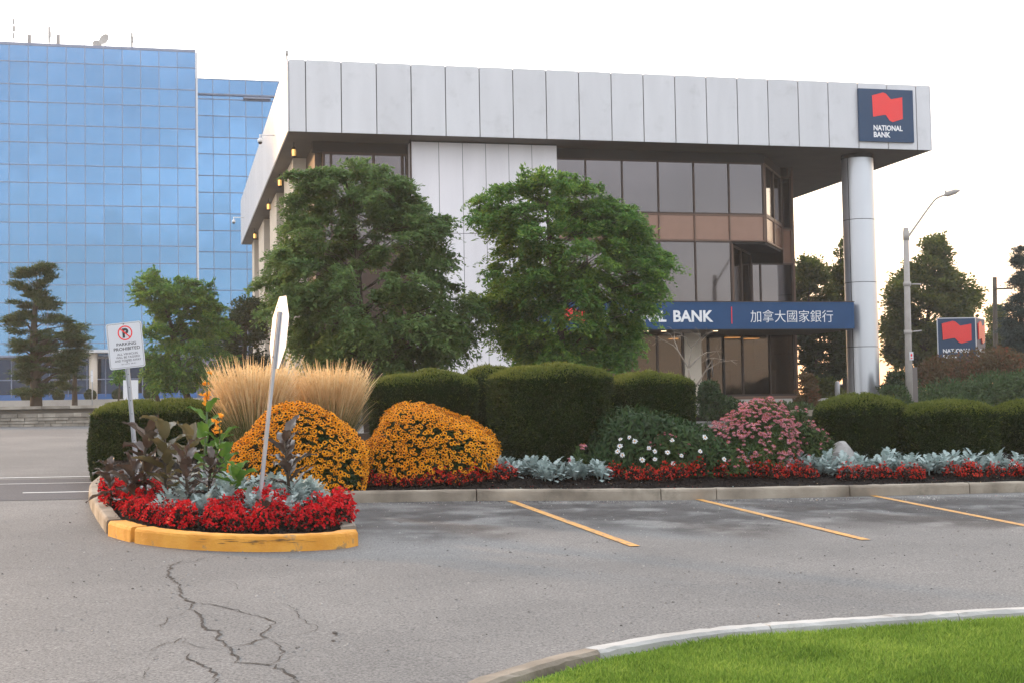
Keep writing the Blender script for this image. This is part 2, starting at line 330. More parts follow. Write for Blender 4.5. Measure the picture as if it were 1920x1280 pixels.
def chip(m, c, lo, hi, scale):          # paint worn through to what is underneath, in patches
    nt = m.node_tree; N = nt.nodes; Lk = nt.links; b = N['Principled BSDF']; src = b.inputs['Base Color'].links[0].from_socket
    tc = N.new('ShaderNodeTexCoord'); n = N.new('ShaderNodeTexNoise'); n.inputs['Scale'].default_value = scale; n.inputs['Detail'].default_value = 9; n.inputs['Roughness'].default_value = .65; Lk.new(tc.outputs['Object'], n.inputs['Vector'])
    r = N.new('ShaderNodeMapRange'); r.inputs['From Min'].default_value = lo; r.inputs['From Max'].default_value = hi; Lk.new(n.outputs['Fac'], r.inputs['Value'])
    x = N.new('ShaderNodeMix'); x.data_type = 'RGBA'; Lk.new(r.outputs[0], x.inputs[0]); Lk.new(src, x.inputs[6]); x.inputs[7].default_value = (*c, 1); Lk.new(x.outputs[2], b.inputs['Base Color'])
chip(M['ykerb'], (.24, .17, .09), .58, .66, 5.0); chip(M['ypaint'], (.15, .13, .11), .52, .66, 16); chip(M['kerb_white'], (.22, .20, .17), .58, .74, 4.5); chip(M['kerb'], (.075, .065, .045), .56, .75, 1.1)
chip(M['panel'], (.46, .455, .45), .55, .85, 1.3)

# ------------------------------------------------------------------ text
def glyphs(txt, weight=0.0):
    cu = bpy.data.curves.new('t', 'FONT'); cu.body = txt; cu.size = 1; cu.offset = weight; cu.resolution_u = 3
    ob = bpy.data.objects.new('t', cu); col.objects.link(ob)
    dg = bpy.context.evaluated_depsgraph_get(); me = bpy.data.meshes.new_from_object(ob.evaluated_get(dg))
    V = np.array([v.co[:] for v in me.vertices]); F = [list(p.vertices) for p in me.polygons]
    bpy.data.objects.remove(ob); bpy.data.curves.remove(cu); bpy.data.meshes.remove(me)
    return V, F
def lettering(mb, txt, o, ax, az, x0, x1, z0, z1, weight=0.0, mi=0, depth=0.0):
    """txt stretched into the box x0..x1, z0..z1 of the plane (o, ax, az); depth stands it proud along the normal."""
    V, F = glyphs(txt, weight)
    lo, hi = V.min(0), V.max(0)
    X = x0 + (V[:, 0] - lo[0]) / (hi[0] - lo[0]) * (x1 - x0); Z = z0 + (V[:, 1] - lo[1]) / (hi[1] - lo[1]) * (z1 - z0)
    P = o + np.outer(X, ax) + np.outer(Z, az); nn = np.cross(ax, az)
    by = {}
    P1 = P + nn * depth
    base = mb.n; mb.V.append(P1); mb.n += len(P1)
    for f in F: by.setdefault(len(f), []).append(f)
    for k, fs in by.items(): mb.F.append((np.array(fs) + base, mi, False))
    if depth > 0.004:      # sides
        from collections import Counter
        ec = Counter(); 
        for f in F:
            for a, b in zip(f, f[1:] + f[:1]): ec[(a, b)] += 1
        ed = [(a, b) for (a, b) in ec if (b, a) not in ec]
        base = mb.n; mb.V.append(np.vstack([P, P1])); mb.n += 2 * len(P); n = len(P)
        if ed: mb.F.append((np.array([[a, b, b + n, a + n][::-1] for a, b in ed]) + base, mi, False))
def flag(mb, o, ax, az, pts, depth, mi=0):      # the folded-flag emblem outline
    nn = np.cross(ax, az); P = np.array([o + ax * x + az * z for x, z in pts]); n = len(P)
    b = mb.n; mb.add(np.vstack([P, P + nn * depth]), np.arange(n)[None] + n, mi)
    k = np.arange(n); j = (k + 1) % n
    mb.F.append((np.c_[k, j, j + n, k + n] + b, mi, False))
FLAG = [(0, .13), (.32, 0), (.46, .0), (.62, .24), (1, .13), (1, .84), (.64, .97), (.50, .93), (.42, .76), (.33, .72), (0, .81)]
FLAG = [(0.0, .11), (.36, .0), (.46, .03), (.62, .22), (1.0, .14), (1.0, .88), (.66, 1.0), (.56, .95), (.44, .76), (.34, .77), (.02, .84)]
def flagpts(x0, x1, z0, z1): return [(x0 + (x1 - x0) * a, z1 - (z1 - z0) * b) for a, b in FLAG][::-1]

# ================================================================== GROUND
def sheet(name, xs, ys, dz, m, zf=terrain):
    X, Y = np.meshgrid(xs, ys, indexing='xy'); P = np.stack([X, Y, zf(X, Y) + dz], -1)
    return tag(MB().grid(P, 0, True).build(name, m), kind='structure')
xs = np.r_[[-330, -200, -90], np.linspace(-50, 60, 56), [100, 200, 330]]
ys = np.r_[[-250, -100, -40], np.linspace(-20, 80, 81), [110, 160, 250, 400]]
sheet('ground', xs, ys, -0.0, M['asphalt'])
def strip(name, pts, w, m, dz):       # painted line along points, world xy
    P = np.array(pts, float)[:, :2]; T = nrm(np.gradient(P, axis=0)); Nn = np.c_[-T[:, 1], T[:, 0]]
    a, b = P + Nn * w / 2, P - Nn * w / 2
    V = np.stack([np.c_[b, terrain(b[:, 0], b[:, 1]) + dz], np.c_[a, terrain(a[:, 0], a[:, 1]) + dz]], 1)
    return MB().grid(V, 0, False).build(name, m)
def seg(a, b, n=14): a = np.asarray(a)[:2]; b = np.asarray(b)[:2]; return np.array([a + (b - a) * t for t in np.linspace(0, 1, n)])
for (a, b, lb) in (((957, 939), (1191, 1024), 'yellow stall line nearest the island, ending by the kerb under the silver leaves'),
                   ((1306, 935), (1624, 1012), 'yellow stall line in the middle, meeting the kerb below the pink coneflowers'),
                   ((1627, 927), (2110, 1022), 'yellow stall line furthest along the kerb, below the right hand round hedges')):
    tag(strip('parking_line', seg(lot(*a), lot(*b)), .105, M['ypaint'], .008), lb, 'parking line', 'yellow stall lines on the asphalt', 'structure')
# road crossing on the left: darker asphalt, edge lines, a dash
def band(p0, p1, q0, q1, name, m, dz):
    n = 12; A0 = seg(p0, p1, n); A1 = seg(q0, q1, n)
    V = np.stack([np.c_[A0, terrain(A0[:, 0], A0[:, 1]) + dz], np.c_[A1, terrain(A1[:, 0], A1[:, 1]) + dz]], 1)
    return tag(MB().grid(V, 0, False).build(name, m), kind='structure')
rd = bu[:2]
def rp_(x, y, t): return lot(x, y)[:2] + rd * t
Lp0 = lot(120, 936)[:2]; Lp1 = lot(120, 897)[:2]
band(Lp0 - rd * 60, Lp0 + rd * 1.0, Lp1 - rd * 60, Lp1 + rd * 1.0, 'road', M['road'], .004)
for (yy, w, nm, a0, a1) in ((894, .10, 'road_edge_line', -60, 1.5), (905.5, .06, 'road_edge_line', -60, 1.5), (922.5, .10, 'road_dash_line', -.55, 1.0)):
    p = lot(120, yy)[:2]; tag(strip(nm, [p + rd * t for t in np.linspace(a0, a1, 16)], w, M['wpaint'], .009), kind='structure')
# oil and damp patches in the stalls, and a dark band along the kerb
def blotch(cx, cy, rx, ry, s, dz=.004):
    r_ = np.random.default_rng(s); n = 40; a = np.linspace(0, 2 * PI, n, endpoint=False)
    k = 1 + sum(r_.normal(0, .16 / (j ** .7)) * np.cos(j * a + r_.uniform(0, 6)) for j in range(2, 9))
    x = cx + rx * k * np.cos(a) * bu[0] - ry * k * np.sin(a) * bu[1]; y = cy + rx * k * np.cos(a) * bu[1] + ry * k * np.sin(a) * bu[0]
    P = np.c_[x, y, terrain(x, y) + dz]; c = np.array([[cx, cy, terrain(cx, cy) + dz]])
    V = np.vstack([c, P]); i = np.arange(n); return V, np.c_[np.zeros(n, int), i + 1, (i + 1) % n + 1]
def feather(name, base, dark):
    return base
st = MB()
for i, (px, py, rx, ry) in enumerate(((800, 985, 1.1, 1.9), (1290, 975, 1.2, 1.9), (1150, 955, .8, .9), (1740, 962, 1.3, 1.9), (720, 968, .7, 1.1), (1465, 953, .8, .8), (1010, 955, .8, .8), (1600, 950, .8, .8), (1880, 945, 1, .9))):
    p = lot(px, py); st.add(*blotch(p[0], p[1], rx, ry, 20 + i, .004 + i * .0005))
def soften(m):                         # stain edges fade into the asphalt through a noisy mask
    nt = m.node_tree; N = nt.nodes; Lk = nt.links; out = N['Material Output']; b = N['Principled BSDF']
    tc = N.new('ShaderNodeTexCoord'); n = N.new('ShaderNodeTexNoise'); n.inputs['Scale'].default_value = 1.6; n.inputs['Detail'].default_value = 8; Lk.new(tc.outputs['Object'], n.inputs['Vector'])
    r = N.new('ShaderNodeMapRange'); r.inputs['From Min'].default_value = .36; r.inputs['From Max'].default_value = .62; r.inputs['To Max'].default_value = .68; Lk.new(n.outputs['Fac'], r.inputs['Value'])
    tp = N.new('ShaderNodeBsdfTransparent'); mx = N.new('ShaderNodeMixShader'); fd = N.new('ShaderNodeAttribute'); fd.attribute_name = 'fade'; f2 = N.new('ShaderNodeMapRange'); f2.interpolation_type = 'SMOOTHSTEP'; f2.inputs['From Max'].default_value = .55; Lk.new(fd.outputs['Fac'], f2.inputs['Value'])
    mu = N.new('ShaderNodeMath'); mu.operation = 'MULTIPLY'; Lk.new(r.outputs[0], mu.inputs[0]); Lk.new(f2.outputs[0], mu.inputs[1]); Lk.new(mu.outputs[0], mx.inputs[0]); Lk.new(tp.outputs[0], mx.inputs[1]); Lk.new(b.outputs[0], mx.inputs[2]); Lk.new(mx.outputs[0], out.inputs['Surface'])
soften(M['dark_patch'])
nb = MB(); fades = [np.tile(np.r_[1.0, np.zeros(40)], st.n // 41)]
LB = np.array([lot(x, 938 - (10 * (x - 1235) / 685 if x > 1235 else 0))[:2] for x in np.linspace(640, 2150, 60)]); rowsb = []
for v_, f_ in ((.02, .9), (.5, .85), (1.2, .8), (2.0, .6), (2.8, .35), (3.6, .12), (4.4, 0.0)):  # dark band, strongest at the kerb and fading out across the lot
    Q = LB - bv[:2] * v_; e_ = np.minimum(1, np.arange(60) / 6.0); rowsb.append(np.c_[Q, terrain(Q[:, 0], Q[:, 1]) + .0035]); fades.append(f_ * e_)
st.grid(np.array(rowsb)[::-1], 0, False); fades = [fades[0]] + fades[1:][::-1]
sto = tag(st.build('asphalt_dark_patch', M['dark_patch']), kind='structure')
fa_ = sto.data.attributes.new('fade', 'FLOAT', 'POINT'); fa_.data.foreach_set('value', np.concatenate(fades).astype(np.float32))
# cracks
CR = [([(345, 1050), (320, 1060), (316, 1078), (330, 1090), (340, 1102), (337, 1115), (350, 1124), (362, 1130), (357, 1142), (372, 1152), (380, 1170), (388, 1180), (410, 1183), (410, 1200), (432, 1213), (440, 1230), (448, 1241), (515, 1246), (535, 1258), (555, 1272), (557, 1282)], .030),
      ([(362, 1129), (405, 1135), (450, 1146), (500, 1158), (512, 1163), (508, 1175), (488, 1188), (495, 1196), (470, 1205), (432, 1213)], .020),
      ([(488, 1130), (530, 1131), (552, 1140), (560, 1152), (578, 1168), (600, 1175), (592, 1182), (550, 1190), (500, 1197)], .010),
      ([(340, 1120), (300, 1124), (272, 1131)], .009), ([(358, 1146), (320, 1155), (305, 1172), (308, 1177)], .012), ([(400, 1195), (345, 1195), (300, 1210), (278, 1228)], .010),
      ([(365, 1222), (348, 1232), (370, 1243), (400, 1260), (405, 1270), (400, 1284)], .022), ([(345, 1196), (352, 1206), (378, 1215), (412, 1217)], .010),
      ([(505, 1197), (525, 1212), (530, 1228), (520, 1240), (513, 1246)], .014), ([(320, 1060), (350, 1054), (375, 1048), (410, 1041)], .010), ([(400, 1262), (440, 1266), (470, 1272)], .009),
      ([(440, 1225), (480, 1227), (500, 1229)], .008), ([(280, 1248), (270, 1262), (262, 1278)], .008), ([(400, 1085), (440, 1094), (452, 1110)], .006), ([(612, 1010), (700, 1008), (760, 1013), (840, 1010)], .007)]
ck = MB()
for pts, w in CR:
    P = np.array([lot(*p)[:2] for p in pts]); r_ = np.random.default_rng(int(w * 1000) + len(pts))
    Q = [P[0]]
    for a, b in zip(P[:-1], P[1:]):
        n = max(2, int(np.linalg.norm(b - a) / .05))
        for t in np.linspace(0, 1, n + 1)[1:]: Q.append(a + (b - a) * t + r_.normal(0, .012, 2))
    Q = np.array(Q); T = nrm(np.gradient(Q, axis=0)); Nn = np.c_[-T[:, 1], T[:, 0]]
    ww = (.85 * w * r_.uniform(.2, 1.0, len(Q)) * np.minimum(1, np.minimum(np.arange(len(Q)), np.arange(len(Q))[::-1]) / 4 + .15))[:, None] / 2
    a, b = Q + Nn * ww, Q - Nn * ww
    ck.grid(np.stack([np.c_[b, terrain(b[:, 0], b[:, 1]) + .005], np.c_[a, terrain(a[:, 0], a[:, 1]) + .005]], 1), 0, False)
    if w > .015:                         # crumbled bits broken out along the wider cracks
        for q_ in Q[::2]:
            if r_.uniform() < .5: a_ = q_ + r_.normal(0, w * .45, 2); ck.add(*blotch(a_[0], a_[1], r_.uniform(.003, .013), r_.uniform(.004, .016), r_.integers(1, 999), .0058))
for i, (px, py, s) in enumerate(((628, 1186, .020), (631, 1190, .010), (638, 1189, .006), (625, 1201, .013), (651, 1193, .004), (637, 1203, .005), (668, 1190, .004))):
    p = lot(px, py); ck.add(*blotch(p[0], p[1], s, s * 1.6, 60 + i, .0055))
tag(ck.build('asphalt_crack', M['crack']), kind='structure')

# thin haze added over the whole place to lift the darks, like glare
hz = bpy.data.materials.new('haze'); hz.use_nodes = True; hn = hz.node_tree
for n_ in list(hn.nodes):
    if n_.type != 'OUTPUT_MATERIAL': hn.nodes.remove(n_)
pv = hn.nodes.new('ShaderNodeVolumePrincipled'); pv.inputs['Color'].default_value = (.95, .93, .90, 1); pv.inputs['Density'].default_value = .0006; pv.inputs['Anisotropy'].default_value = .3
hn.links.new(pv.outputs[0], [n_ for n_ in hn.nodes if n_.type == 'OUTPUT_MATERIAL'][0].inputs['Volume'])
tag(MB().obox([-340, -260, -10], [680, 0, 0], [0, 670, 0], [0, 0, 56]).build('haze', hz), kind='stuff')

# loose grit, more of it along the kerb
gn = 2600; gx_ = rng.uniform(-6, 8, gn); gd = np.abs(rng.normal(0, 1, gn)); gpx = rng.uniform(640, 2000, gn)
GP = np.array([lot(x, 939 + 3 * d_ + (-12 * (x - 1235) / 685 if x > 1235 else 0))[:2] for x, d_ in zip(gpx, gd)]); far_ = rng.uniform(0, 1, gn) < .55
GP[far_] = np.c_[rng.uniform(-6, 7, far_.sum()), rng.uniform(8.5, 18, far_.sum())]
gs = rng.uniform(.004, .014, gn); gm = MB(); oct_ = np.array([[1, 0, 0], [0, 1, 0], [-1, 0, 0], [0, -1, 0], [0, 0, .8]])
GV = np.c_[GP, terrain(GP[:, 0], GP[:, 1]) + .001][:, None] + oct_[None] * gs[:, None, None] * rng.uniform(.6, 1.4, (gn, 5, 1)); gb = (np.arange(gn) * 5)[:, None]
gm.add(GV.reshape(-1, 3), np.concatenate([gb + np.array([[k, (k + 1) % 4, 4]]) for k in range(4)]))
M['grit'] = mat('grit', (.06, .055, .05), .9, c2=(.38, .36, .33), vscale=3, detail=0)
tag(gm.build('gravel', M['grit']), 'scattered grit and tiny stones lying on the asphalt', 'gravel', kind='stuff')

# ------------------------------------------------------------------ kerbs and beds
def smoothline(P, n=60):
    P = np.asarray(P, float); d = np.r_[0, np.cumsum(np.linalg.norm(np.diff(P, axis=0), axis=1))]
    t = np.linspace(0, d[-1], n)
    def cr(i, u):
        p0, p1, p2, p3 = P[max(i - 1, 0)], P[i], P[min(i + 1, len(P) - 1)], P[min(i + 2, len(P) - 1)]
        return .5 * ((2 * p1) + (-p0 + p2) * u + (2 * p0 - 5 * p1 + 4 * p2 - p3) * u * u + (-p0 + 3 * p1 - 3 * p2 + p3) * u ** 3)
    out = []
    for q in t:
        i = min(np.searchsorted(d, q, side='right') - 1, len(P) - 2); out.append(cr(i, (q - d[i]) / (d[i + 1] - d[i])))
    return np.array(out)
def kerb_mb(mb, L, inward, h=.15, w=.17, mi=0, jit=.0022, seed=0):
    """sweep a kerb section along plan line L; inward = +1/-1 chooses which side the bed lies on"""
    T = nrm(np.gradient(L, axis=0)); Nn = np.c_[-T[:, 1], T[:, 0]] * inward
    prof = [(0.0, -.12), (0.006, h - .035), (.014, h - .012), (.035, h), (w - .02, h), (w, h - .02), (w, -.12)]
    r_ = np.random.default_rng(seed); rows = []
    for k, (o, z) in enumerate(prof):
        Q = L + Nn * (o + r_.normal(0, jit, len(L))[:, None] * (0 < k < 6)); zz = terrain(L[:, 0], L[:, 1]) + z + r_.normal(0, jit, len(L)) * (0 < k < 6)
        rows.append(np.c_[Q, zz])
    P = np.array(rows)
    if inward > 0: P = P[::-1]
    mb.grid(P, mi, False)
    for c in (0, -1): mb.poly(P[:, c] if (c == 0) else P[::-1, c], mi)
def cut(L, a, b): return L[a:b]
# outline of the bed that faces the car park
isl_r = [lot(628, 944)[:2], lot(648, 975)[:2], lot(668, 1010)[:2]]
front = smoothline([lot(672, 1022)[:2], lot(630, 1029)[:2], lot(500, 1034)[:2], lot(360, 1030)[:2], lot(255, 1018)[:2], lot(202, 1004)[:2]], 60)
left = smoothline([lot(200, 1002)[:2], lot(182, 975)[:2], lot(168, 948)[:2], lot(168, 925)[:2], lot(190, 905)[:2]], 40)
right = smoothline([lot(622, 943)[:2], lot(650, 975)[:2], lot(671, 1012)[:2]], 20)
MK = [lot(x, y)[:2] for x, y in ((622, 943), (760, 940.5), (903, 938.5), (1232, 937), (1340, 935.5), (1600, 930), (1920, 922))]
MK.append(MK[-1] + (MK[-1] - MK[-2]) * 3.5)
mk = smoothline(MK, 120)
km = MB()
dcum = np.r_[0, np.cumsum(np.linalg.norm(np.diff(mk, axis=0), axis=1))]
def kcut(x): return np.argmin(np.linalg.norm(mk - lot(x, 938)[:2], axis=1))
cuts = [0, kcut(903), kcut(1232), kcut(1340), kcut(1640), kcut(1900), 119]
for i, (a, b) in enumerate(zip(cuts[:-1], cuts[1:])):
    L = mk[a:b + 1].copy()
    if i: L[0] += (L[1] - L[0]) * min(.5, .014 / np.linalg.norm(L[1] - L[0]))
    kerb_mb(km, L, 1, seed=i)
kerb_mb(km, right, -1, seed=9) if False else kerb_mb(km, right[::-1], -1 * -1, seed=9)
kerb_mb(km, left[1:], -1, seed=11)
km.build('kerb', M['kerb'])['kind'] = 'structure'
yk = MB()
kerb_mb(yk, front[:47], -1, h=.155, w=.2, jit=.0018, seed=3); L = front[47:].copy(); L[0] += (L[1] - L[0]) * .5
kerb_mb(yk, L, -1, h=.155, w=.2, jit=.0018, seed=4)
yk.build('yellow_kerb', M['ykerb'])['kind'] = 'structure'
# tyre scuffs on the yellow kerb
sf = MB(); r_ = np.random.default_rng(5)
Tf = nrm(np.gradient(front, axis=0)); Nf = np.c_[-Tf[:, 1], Tf[:, 0]]
for k in range(26):
    i = int(np.clip(r_.normal(20, 5), 8, 40)); p = front[i] + Nf[i] * .003 + Tf[i] * r_.uniform(-.04, .04)
    z = terrain(*p) + r_.normal(.105, .014); ln = r_.uniform(.02, .10); hh = r_.uniform(.002, .007)
    o = np.array([p[0], p[1], z]); t3 = np.r_[Tf[i], 0]
    sf.poly([o - t3 * ln, o + bz * hh * .2 - t3 * ln * .2 - bz * hh, o + t3 * ln, o + bz * hh + t3 * ln * .1][::-1])
sf.build('kerb_scuff', M['scuff'])['kind'] = 'structure'
# soil
def bedz(x, y):
    return terrain(x, y) + .10
back = [mk[-1] + bv[:2] * 14, mk[-1] + bv[:2] * 14 - bu[:2] * 24]
poly = np.vstack([mk[::2] + bv[:2] * .12, [mk[-1] + bv[:2] * 9], [lot(190, 905)[:2] + bv[:2] * 9 + bu[:2] * .3], left[::-4][:8] + bu[:2] * .1, front[::-4] - Nf[::-4] * .1])
def inpoly(p, P):
    x, y = p[:, 0], p[:, 1]; r = np.zeros(len(p), bool); j = len(P) - 1
    for i in range(len(P)):
        a, b = P[i], P[j]; c = ((a[1] > y) != (b[1] > y)) & (x < (b[0] - a[0]) * (y - a[1]) / (b[1] - a[1] + 1e-12) + a[0]); r ^= c; j = i
    return r
def fill(name, P, dz, m):
    import mathutils.geometry as mg
    P = np.asarray(P); tri = mg.tessellate_polygon([[Vector((a, b, 0)) for a, b in P]])
    V = np.c_[P, terrain(P[:, 0], P[:, 1]) + dz]
    F = []
    for t in tri:
        a, b, c = (V[i] for i in t)
        F.append(t if np.cross(b - a, c - a)[2] > 0 else t[::-1])
    return MB().add(V, np.array(F)).build(name, m)
_kt = (mk - mk[0]) @ bu[:2]; _ks = (mk - mk[0]) @ bv[:2]
def sstep(a, b, x): t = np.clip((x - a) / (b - a), 0, 1); return t * t * (3 - 2 * t)
def soilz(x, y):
    x = np.asarray(x, float); y = np.asarray(y, float); dx, dy = x - mk[0][0], y - mk[0][1]
    t = dx * bu[0] + dy * bu[1]; s_ = dx * bv[0] + dy * bv[1] - np.interp(t, _kt, _ks)
    g_ = .20 * np.exp(-((x + 3.15) / .8) ** 2 - ((y - 15.9) / 1.1) ** 2)
    return terrain(x, y) + .11 + .12 * sstep(.2, 1.7, s_) + .12 * sstep(1.6, 3.6, s_) + g_
fill('soil', poly, .10, M['mulch'])['kind'] = 'structure'
gx, gy = np.arange(-7, 16, .12), np.arange(13.3, 31, .12); GX, GY = np.meshgrid(gx, gy); ok = inpoly(np.c_[GX.ravel(), GY.ravel()], poly).reshape(GX.shape)
cell = ok[:-1, :-1] & ok[1:, :-1] & ok[:-1, 1:] & ok[1:, 1:]; I, J = np.nonzero(cell); nx_ = len(gx)
GZ = soilz(GX, GY) + rng.normal(0, .006, GX.shape)
MB().add(np.stack([GX, GY, GZ], -1).reshape(-1, 3), np.stack([I * nx_ + J, I * nx_ + J + 1, (I + 1) * nx_ + J + 1, (I + 1) * nx_ + J], 1), 0, True).build('soil_mound', M['mulch'])['kind'] = 'structure'
# loose mulch chips give the soil a broken surface
c_ = np.c_[rng.uniform(-6.5, 9.5, 60000), rng.uniform(13.2, 22, 60000)]
c_ = c_[inpoly(c_, poly)]; n = len(c_)
ch = MB(); C = np.c_[c_, soilz(c_[:, 0], c_[:, 1]) + .004 + rng.uniform(0, .02, n)]
ch.cards(C, rng.normal(0, 1, (n, 3)) * [1, 1, .35], rng.normal(0, .5, (n, 3)) + [0, 0, 1], rng.uniform(.02, .06, n), rng.uniform(.008, .02, n))
tag(ch.build('mulch_chips', M['mulch']), 'dark bark mulch chips covering the flower bed', 'mulch', kind='stuff')

# lawn in the near corner
def lot_up(x, y, h):
    q = ray(x, y); n = np.array([0.0175, -0.03, 1.0]); t = -((EYE - [0, 0, h]) @ n) / (q @ n); return EYE + q * t
_lot0 = lot; lot = lambda x, y: lot_up(x, y, .115)
LW = smoothline([lot(850, 1300)[:2], lot(880, 1280)[:2], lot(1010, 1240)[:2], lot(1160, 1206)[:2], lot(1330, 1182)[:2], lot(1500, 1168)[:2], lot(1700, 1155)[:2], lot(1920, 1142)[:2], lot(2300, 1128)[:2]], 80)
lot = _lot0
lk = MB(); Tn = nrm(np.gradient(LW, axis=0))
for i, (a, b) in enumerate(((0, 16), (16, 34), (34, 52), (52, 66), (66, 80))):
    L = LW[a:min(b + 1, 80)].copy()
    if i: L[0] += (L[1] - L[0]) * .12
    kerb_mb(lk, L, -1, h=.14, w=.15, seed=30 + i, mi=1 if i == 0 else 0)
lk.build('lawn_kerb', [M['kerb_white'], M['kerb']])['kind'] = 'structure'
Nl = np.c_[Tn[:, 1], -Tn[:, 0]]
lawn_edge = LW + Nl * .23
lawn_poly = np.vstack([LW + Nl * .155, [[9, 3.5]], [[0.4, 3.5]]])
fill('lawn', lawn_poly, .085, M['soil_green'])['kind'] = 'structure'
lp2 = np.vstack([lawn_edge, [[6.5, 6.0]], [[.2, 6.0]]])
p = np.c_[rng.uniform(-.6, 5.6, 420000), rng.uniform(6.2, 10.5, 420000)]; p = p[inpoly(p, lp2)]
den = .5 + .5 * np.sin(p[:, 0] * 2.3 + np.sin(p[:, 1] * 3.1) * 1.5) * np.sin(p[:, 1] * 2.7 + p[:, 0])
n = len(p); h = rng.uniform(.022, .056, n) * (.75 + .45 * den); an = rng.uniform(0, 2 * PI, n); lean = rng.normal(0, .45, n) * h
B0 = np.c_[p, terrain(p[:, 0], p[:, 1]) + .085]; w = rng.uniform(.0018, .0036, n)
sd = np.c_[np.cos(an), np.sin(an), np.zeros(n)]; ld = np.c_[-np.sin(an), np.cos(an), np.zeros(n)] * lean[:, None]
up = np.c_[np.zeros((n, 2)), h]
V = np.stack([B0 - sd * w[:, None], B0 + sd * w[:, None], B0 + ld * .4 + up * .62 + sd * w[:, None] * .8, B0 + ld + up, B0 + ld * .4 + up * .62 - sd * w[:, None] * .8], 1)
g = MB().add(V.reshape(-1, 3), np.arange(5 * n).reshape(n, 5))
tag(g.build('grass', M['lawn']), 'short bright green lawn grass behind the white kerb', 'grass', kind='stuff')

# raised ground under the bank and on the far terraces
def local_patch(name, P, z, m, z0=0.5): return tag(MB().prism(np.array(P), z0, z).build(name, m), kind='structure')
q = lambda x, y: bk(x, y, 0)[:2]
local_patch('bank_terrace', [q(-4, -4), q(27, -4), q(27, 40), q(-4, 40)], 1.44, M['mulch'], .4)
local_patch('bank_paving', [q(8, 1.2), q(21.3, 1.2), q(21.3, 8), q(8, 8)], 2.0, M['terrace'], 1.0)

# ================================================================== BANK
bank = thing('bank_building', 'two storey bank with silver panelled roof band, bronze windows and round corner column', 'bank', bk(0, 0, 1.5), TH)
DEP, WID = 33.0, 24.55
Z0, Z1 = 11.47, 13.96
fa = MB()
fa.bbox(0, WID, 0, DEP, Z0, Z1 - .06, 1)                         # dark carcass behind the panels
sx = [0, .58] + [.58 + 1.2305 * k for k in range(1, 20)] + [WID]
r_ = np.random.default_rng(1); G_ = .017
for a, b in zip(sx[:-1], sx[1:]):
    fa.bbox(a + G_, b - G_, -.05 + r_.uniform(-.003, .003), -.001, Z0 - .02, Z1, 0)
ny = 27
for k in range(ny):
    a, b = k * DEP / ny, (k + 1) * DEP / ny
    fa.bbox(-.05, -.001, a + .003 if k else -.03, b - .003, Z0 - .02, Z1, 0); fa.bbox(WID + .001, WID + .05, a + G_ if k else -.03, b - G_, Z0 - .02, Z1, 0)
fa.bbox(.02, WID - .02, .02, DEP - .02, Z1 - .05, Z1 - .02, 0)
fa.build('roof_band', [M['panel'], M['seam']], bank)
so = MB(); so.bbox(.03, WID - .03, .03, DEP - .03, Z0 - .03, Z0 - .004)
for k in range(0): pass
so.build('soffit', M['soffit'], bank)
sl_ = MB(); sl_.tube([bk(4.36, .75, 9.5), bk(4.36, .75, Z0 - .035)], .035, 8); sl_.build('downpipe', M['bronze'], bank)
# white panel wall
wp = MB(); wp.bbox(4.42, 9.80, .93, 2.2, 1.6, 11.44, 1)
px_ = [4.40, 5.41, 6.28, 7.14, 8.0, 8.87, 9.82]
zz = [1.7, 4.88, 8.11, 11.40]
for a, b in zip(px_[:-1], px_[1:]):
    for z0, z1 in zip(zz[:-1], zz[1:]): wp.bbox(a + .01, b - .01, .9 + r_.uniform(-.002, .002), .929, z0 + .01, z1 - .01, 0)
wp.bbox(4.40, 4.419, .93, 2.2, 1.7, 11.40, 0); wp.bbox(9.801, 9.82, .93, 2.2, 1.7, 11.40, 0)
wp.build('panel_wall', [M['panel_wall'], M['seam']], bank)
# upper storeys: front wall, splayed bay, back return
def wallrun(name, a, b, z0, z1, xs_, mt_pane, label=None, frame=M['bronze'], fw=.055, head=0.0, parent=bank, pr=.05, fr=bk):
    """framed glazing between plan points a and b; xs_ = fractions of the uprights"""
    a = np.array(a, float); b = np.array(b, float); d = b - a; Lg = np.linalg.norm(d); t = d / Lg; nn = np.array([t[1], -t[0]])
    pt = lambda s, o, z: fr(a[0] + t[0] * s + nn[0] * o, a[1] + t[1] * s + nn[1] * o, z)
    f = MB(); pa = MB()
    ss = [q_ * Lg for q_ in xs_]
    for s in ss:
        s0 = min(max(s - fw / 2, 0), Lg - fw); o = pt(s0, 0, z0); f.obox(o, pt(s0 + fw, 0, z0) - o, pt(s0, -.06, z0) - o, pt(s0, 0, z1) - o)
        o = pt(s0, pr, z0); f.obox(o, pt(s0 + fw, pr, z0) - o, pt(s0, 0.0005, z0) - o, pt(s0, pr, z1) - o)
    for z in (z0, z1 - fw):
        for s0, s1 in zip(ss[:-1], ss[1:]):
            a0, a1 = s0 + fw / 2, s1 - fw / 2; o = pt(a0, pr * .8, z); f.obox(o, pt(a1, pr * .8, z) - o, pt(a0, -.05, z) - o, pt(a0, pr * .8, z + fw) - o)
    for s0, s1 in zip(ss[:-1], ss[1:]):
        o = pt(s0 + fw / 2, 0, z0 + fw); pa.obox(o, pt(s1 - fw / 2, 0, z0 + fw) - o, pt(s0 + fw / 2, -.02, z0 + fw) - o, pt(s0 + fw / 2, 0, z1 - fw) - o)
    w_ = f.build(name, frame, parent); p_ = pa.build('pane', mt_pane, w_); p_.parent = w_
    return w_
for o in (): pass
def sub(parent): return parent
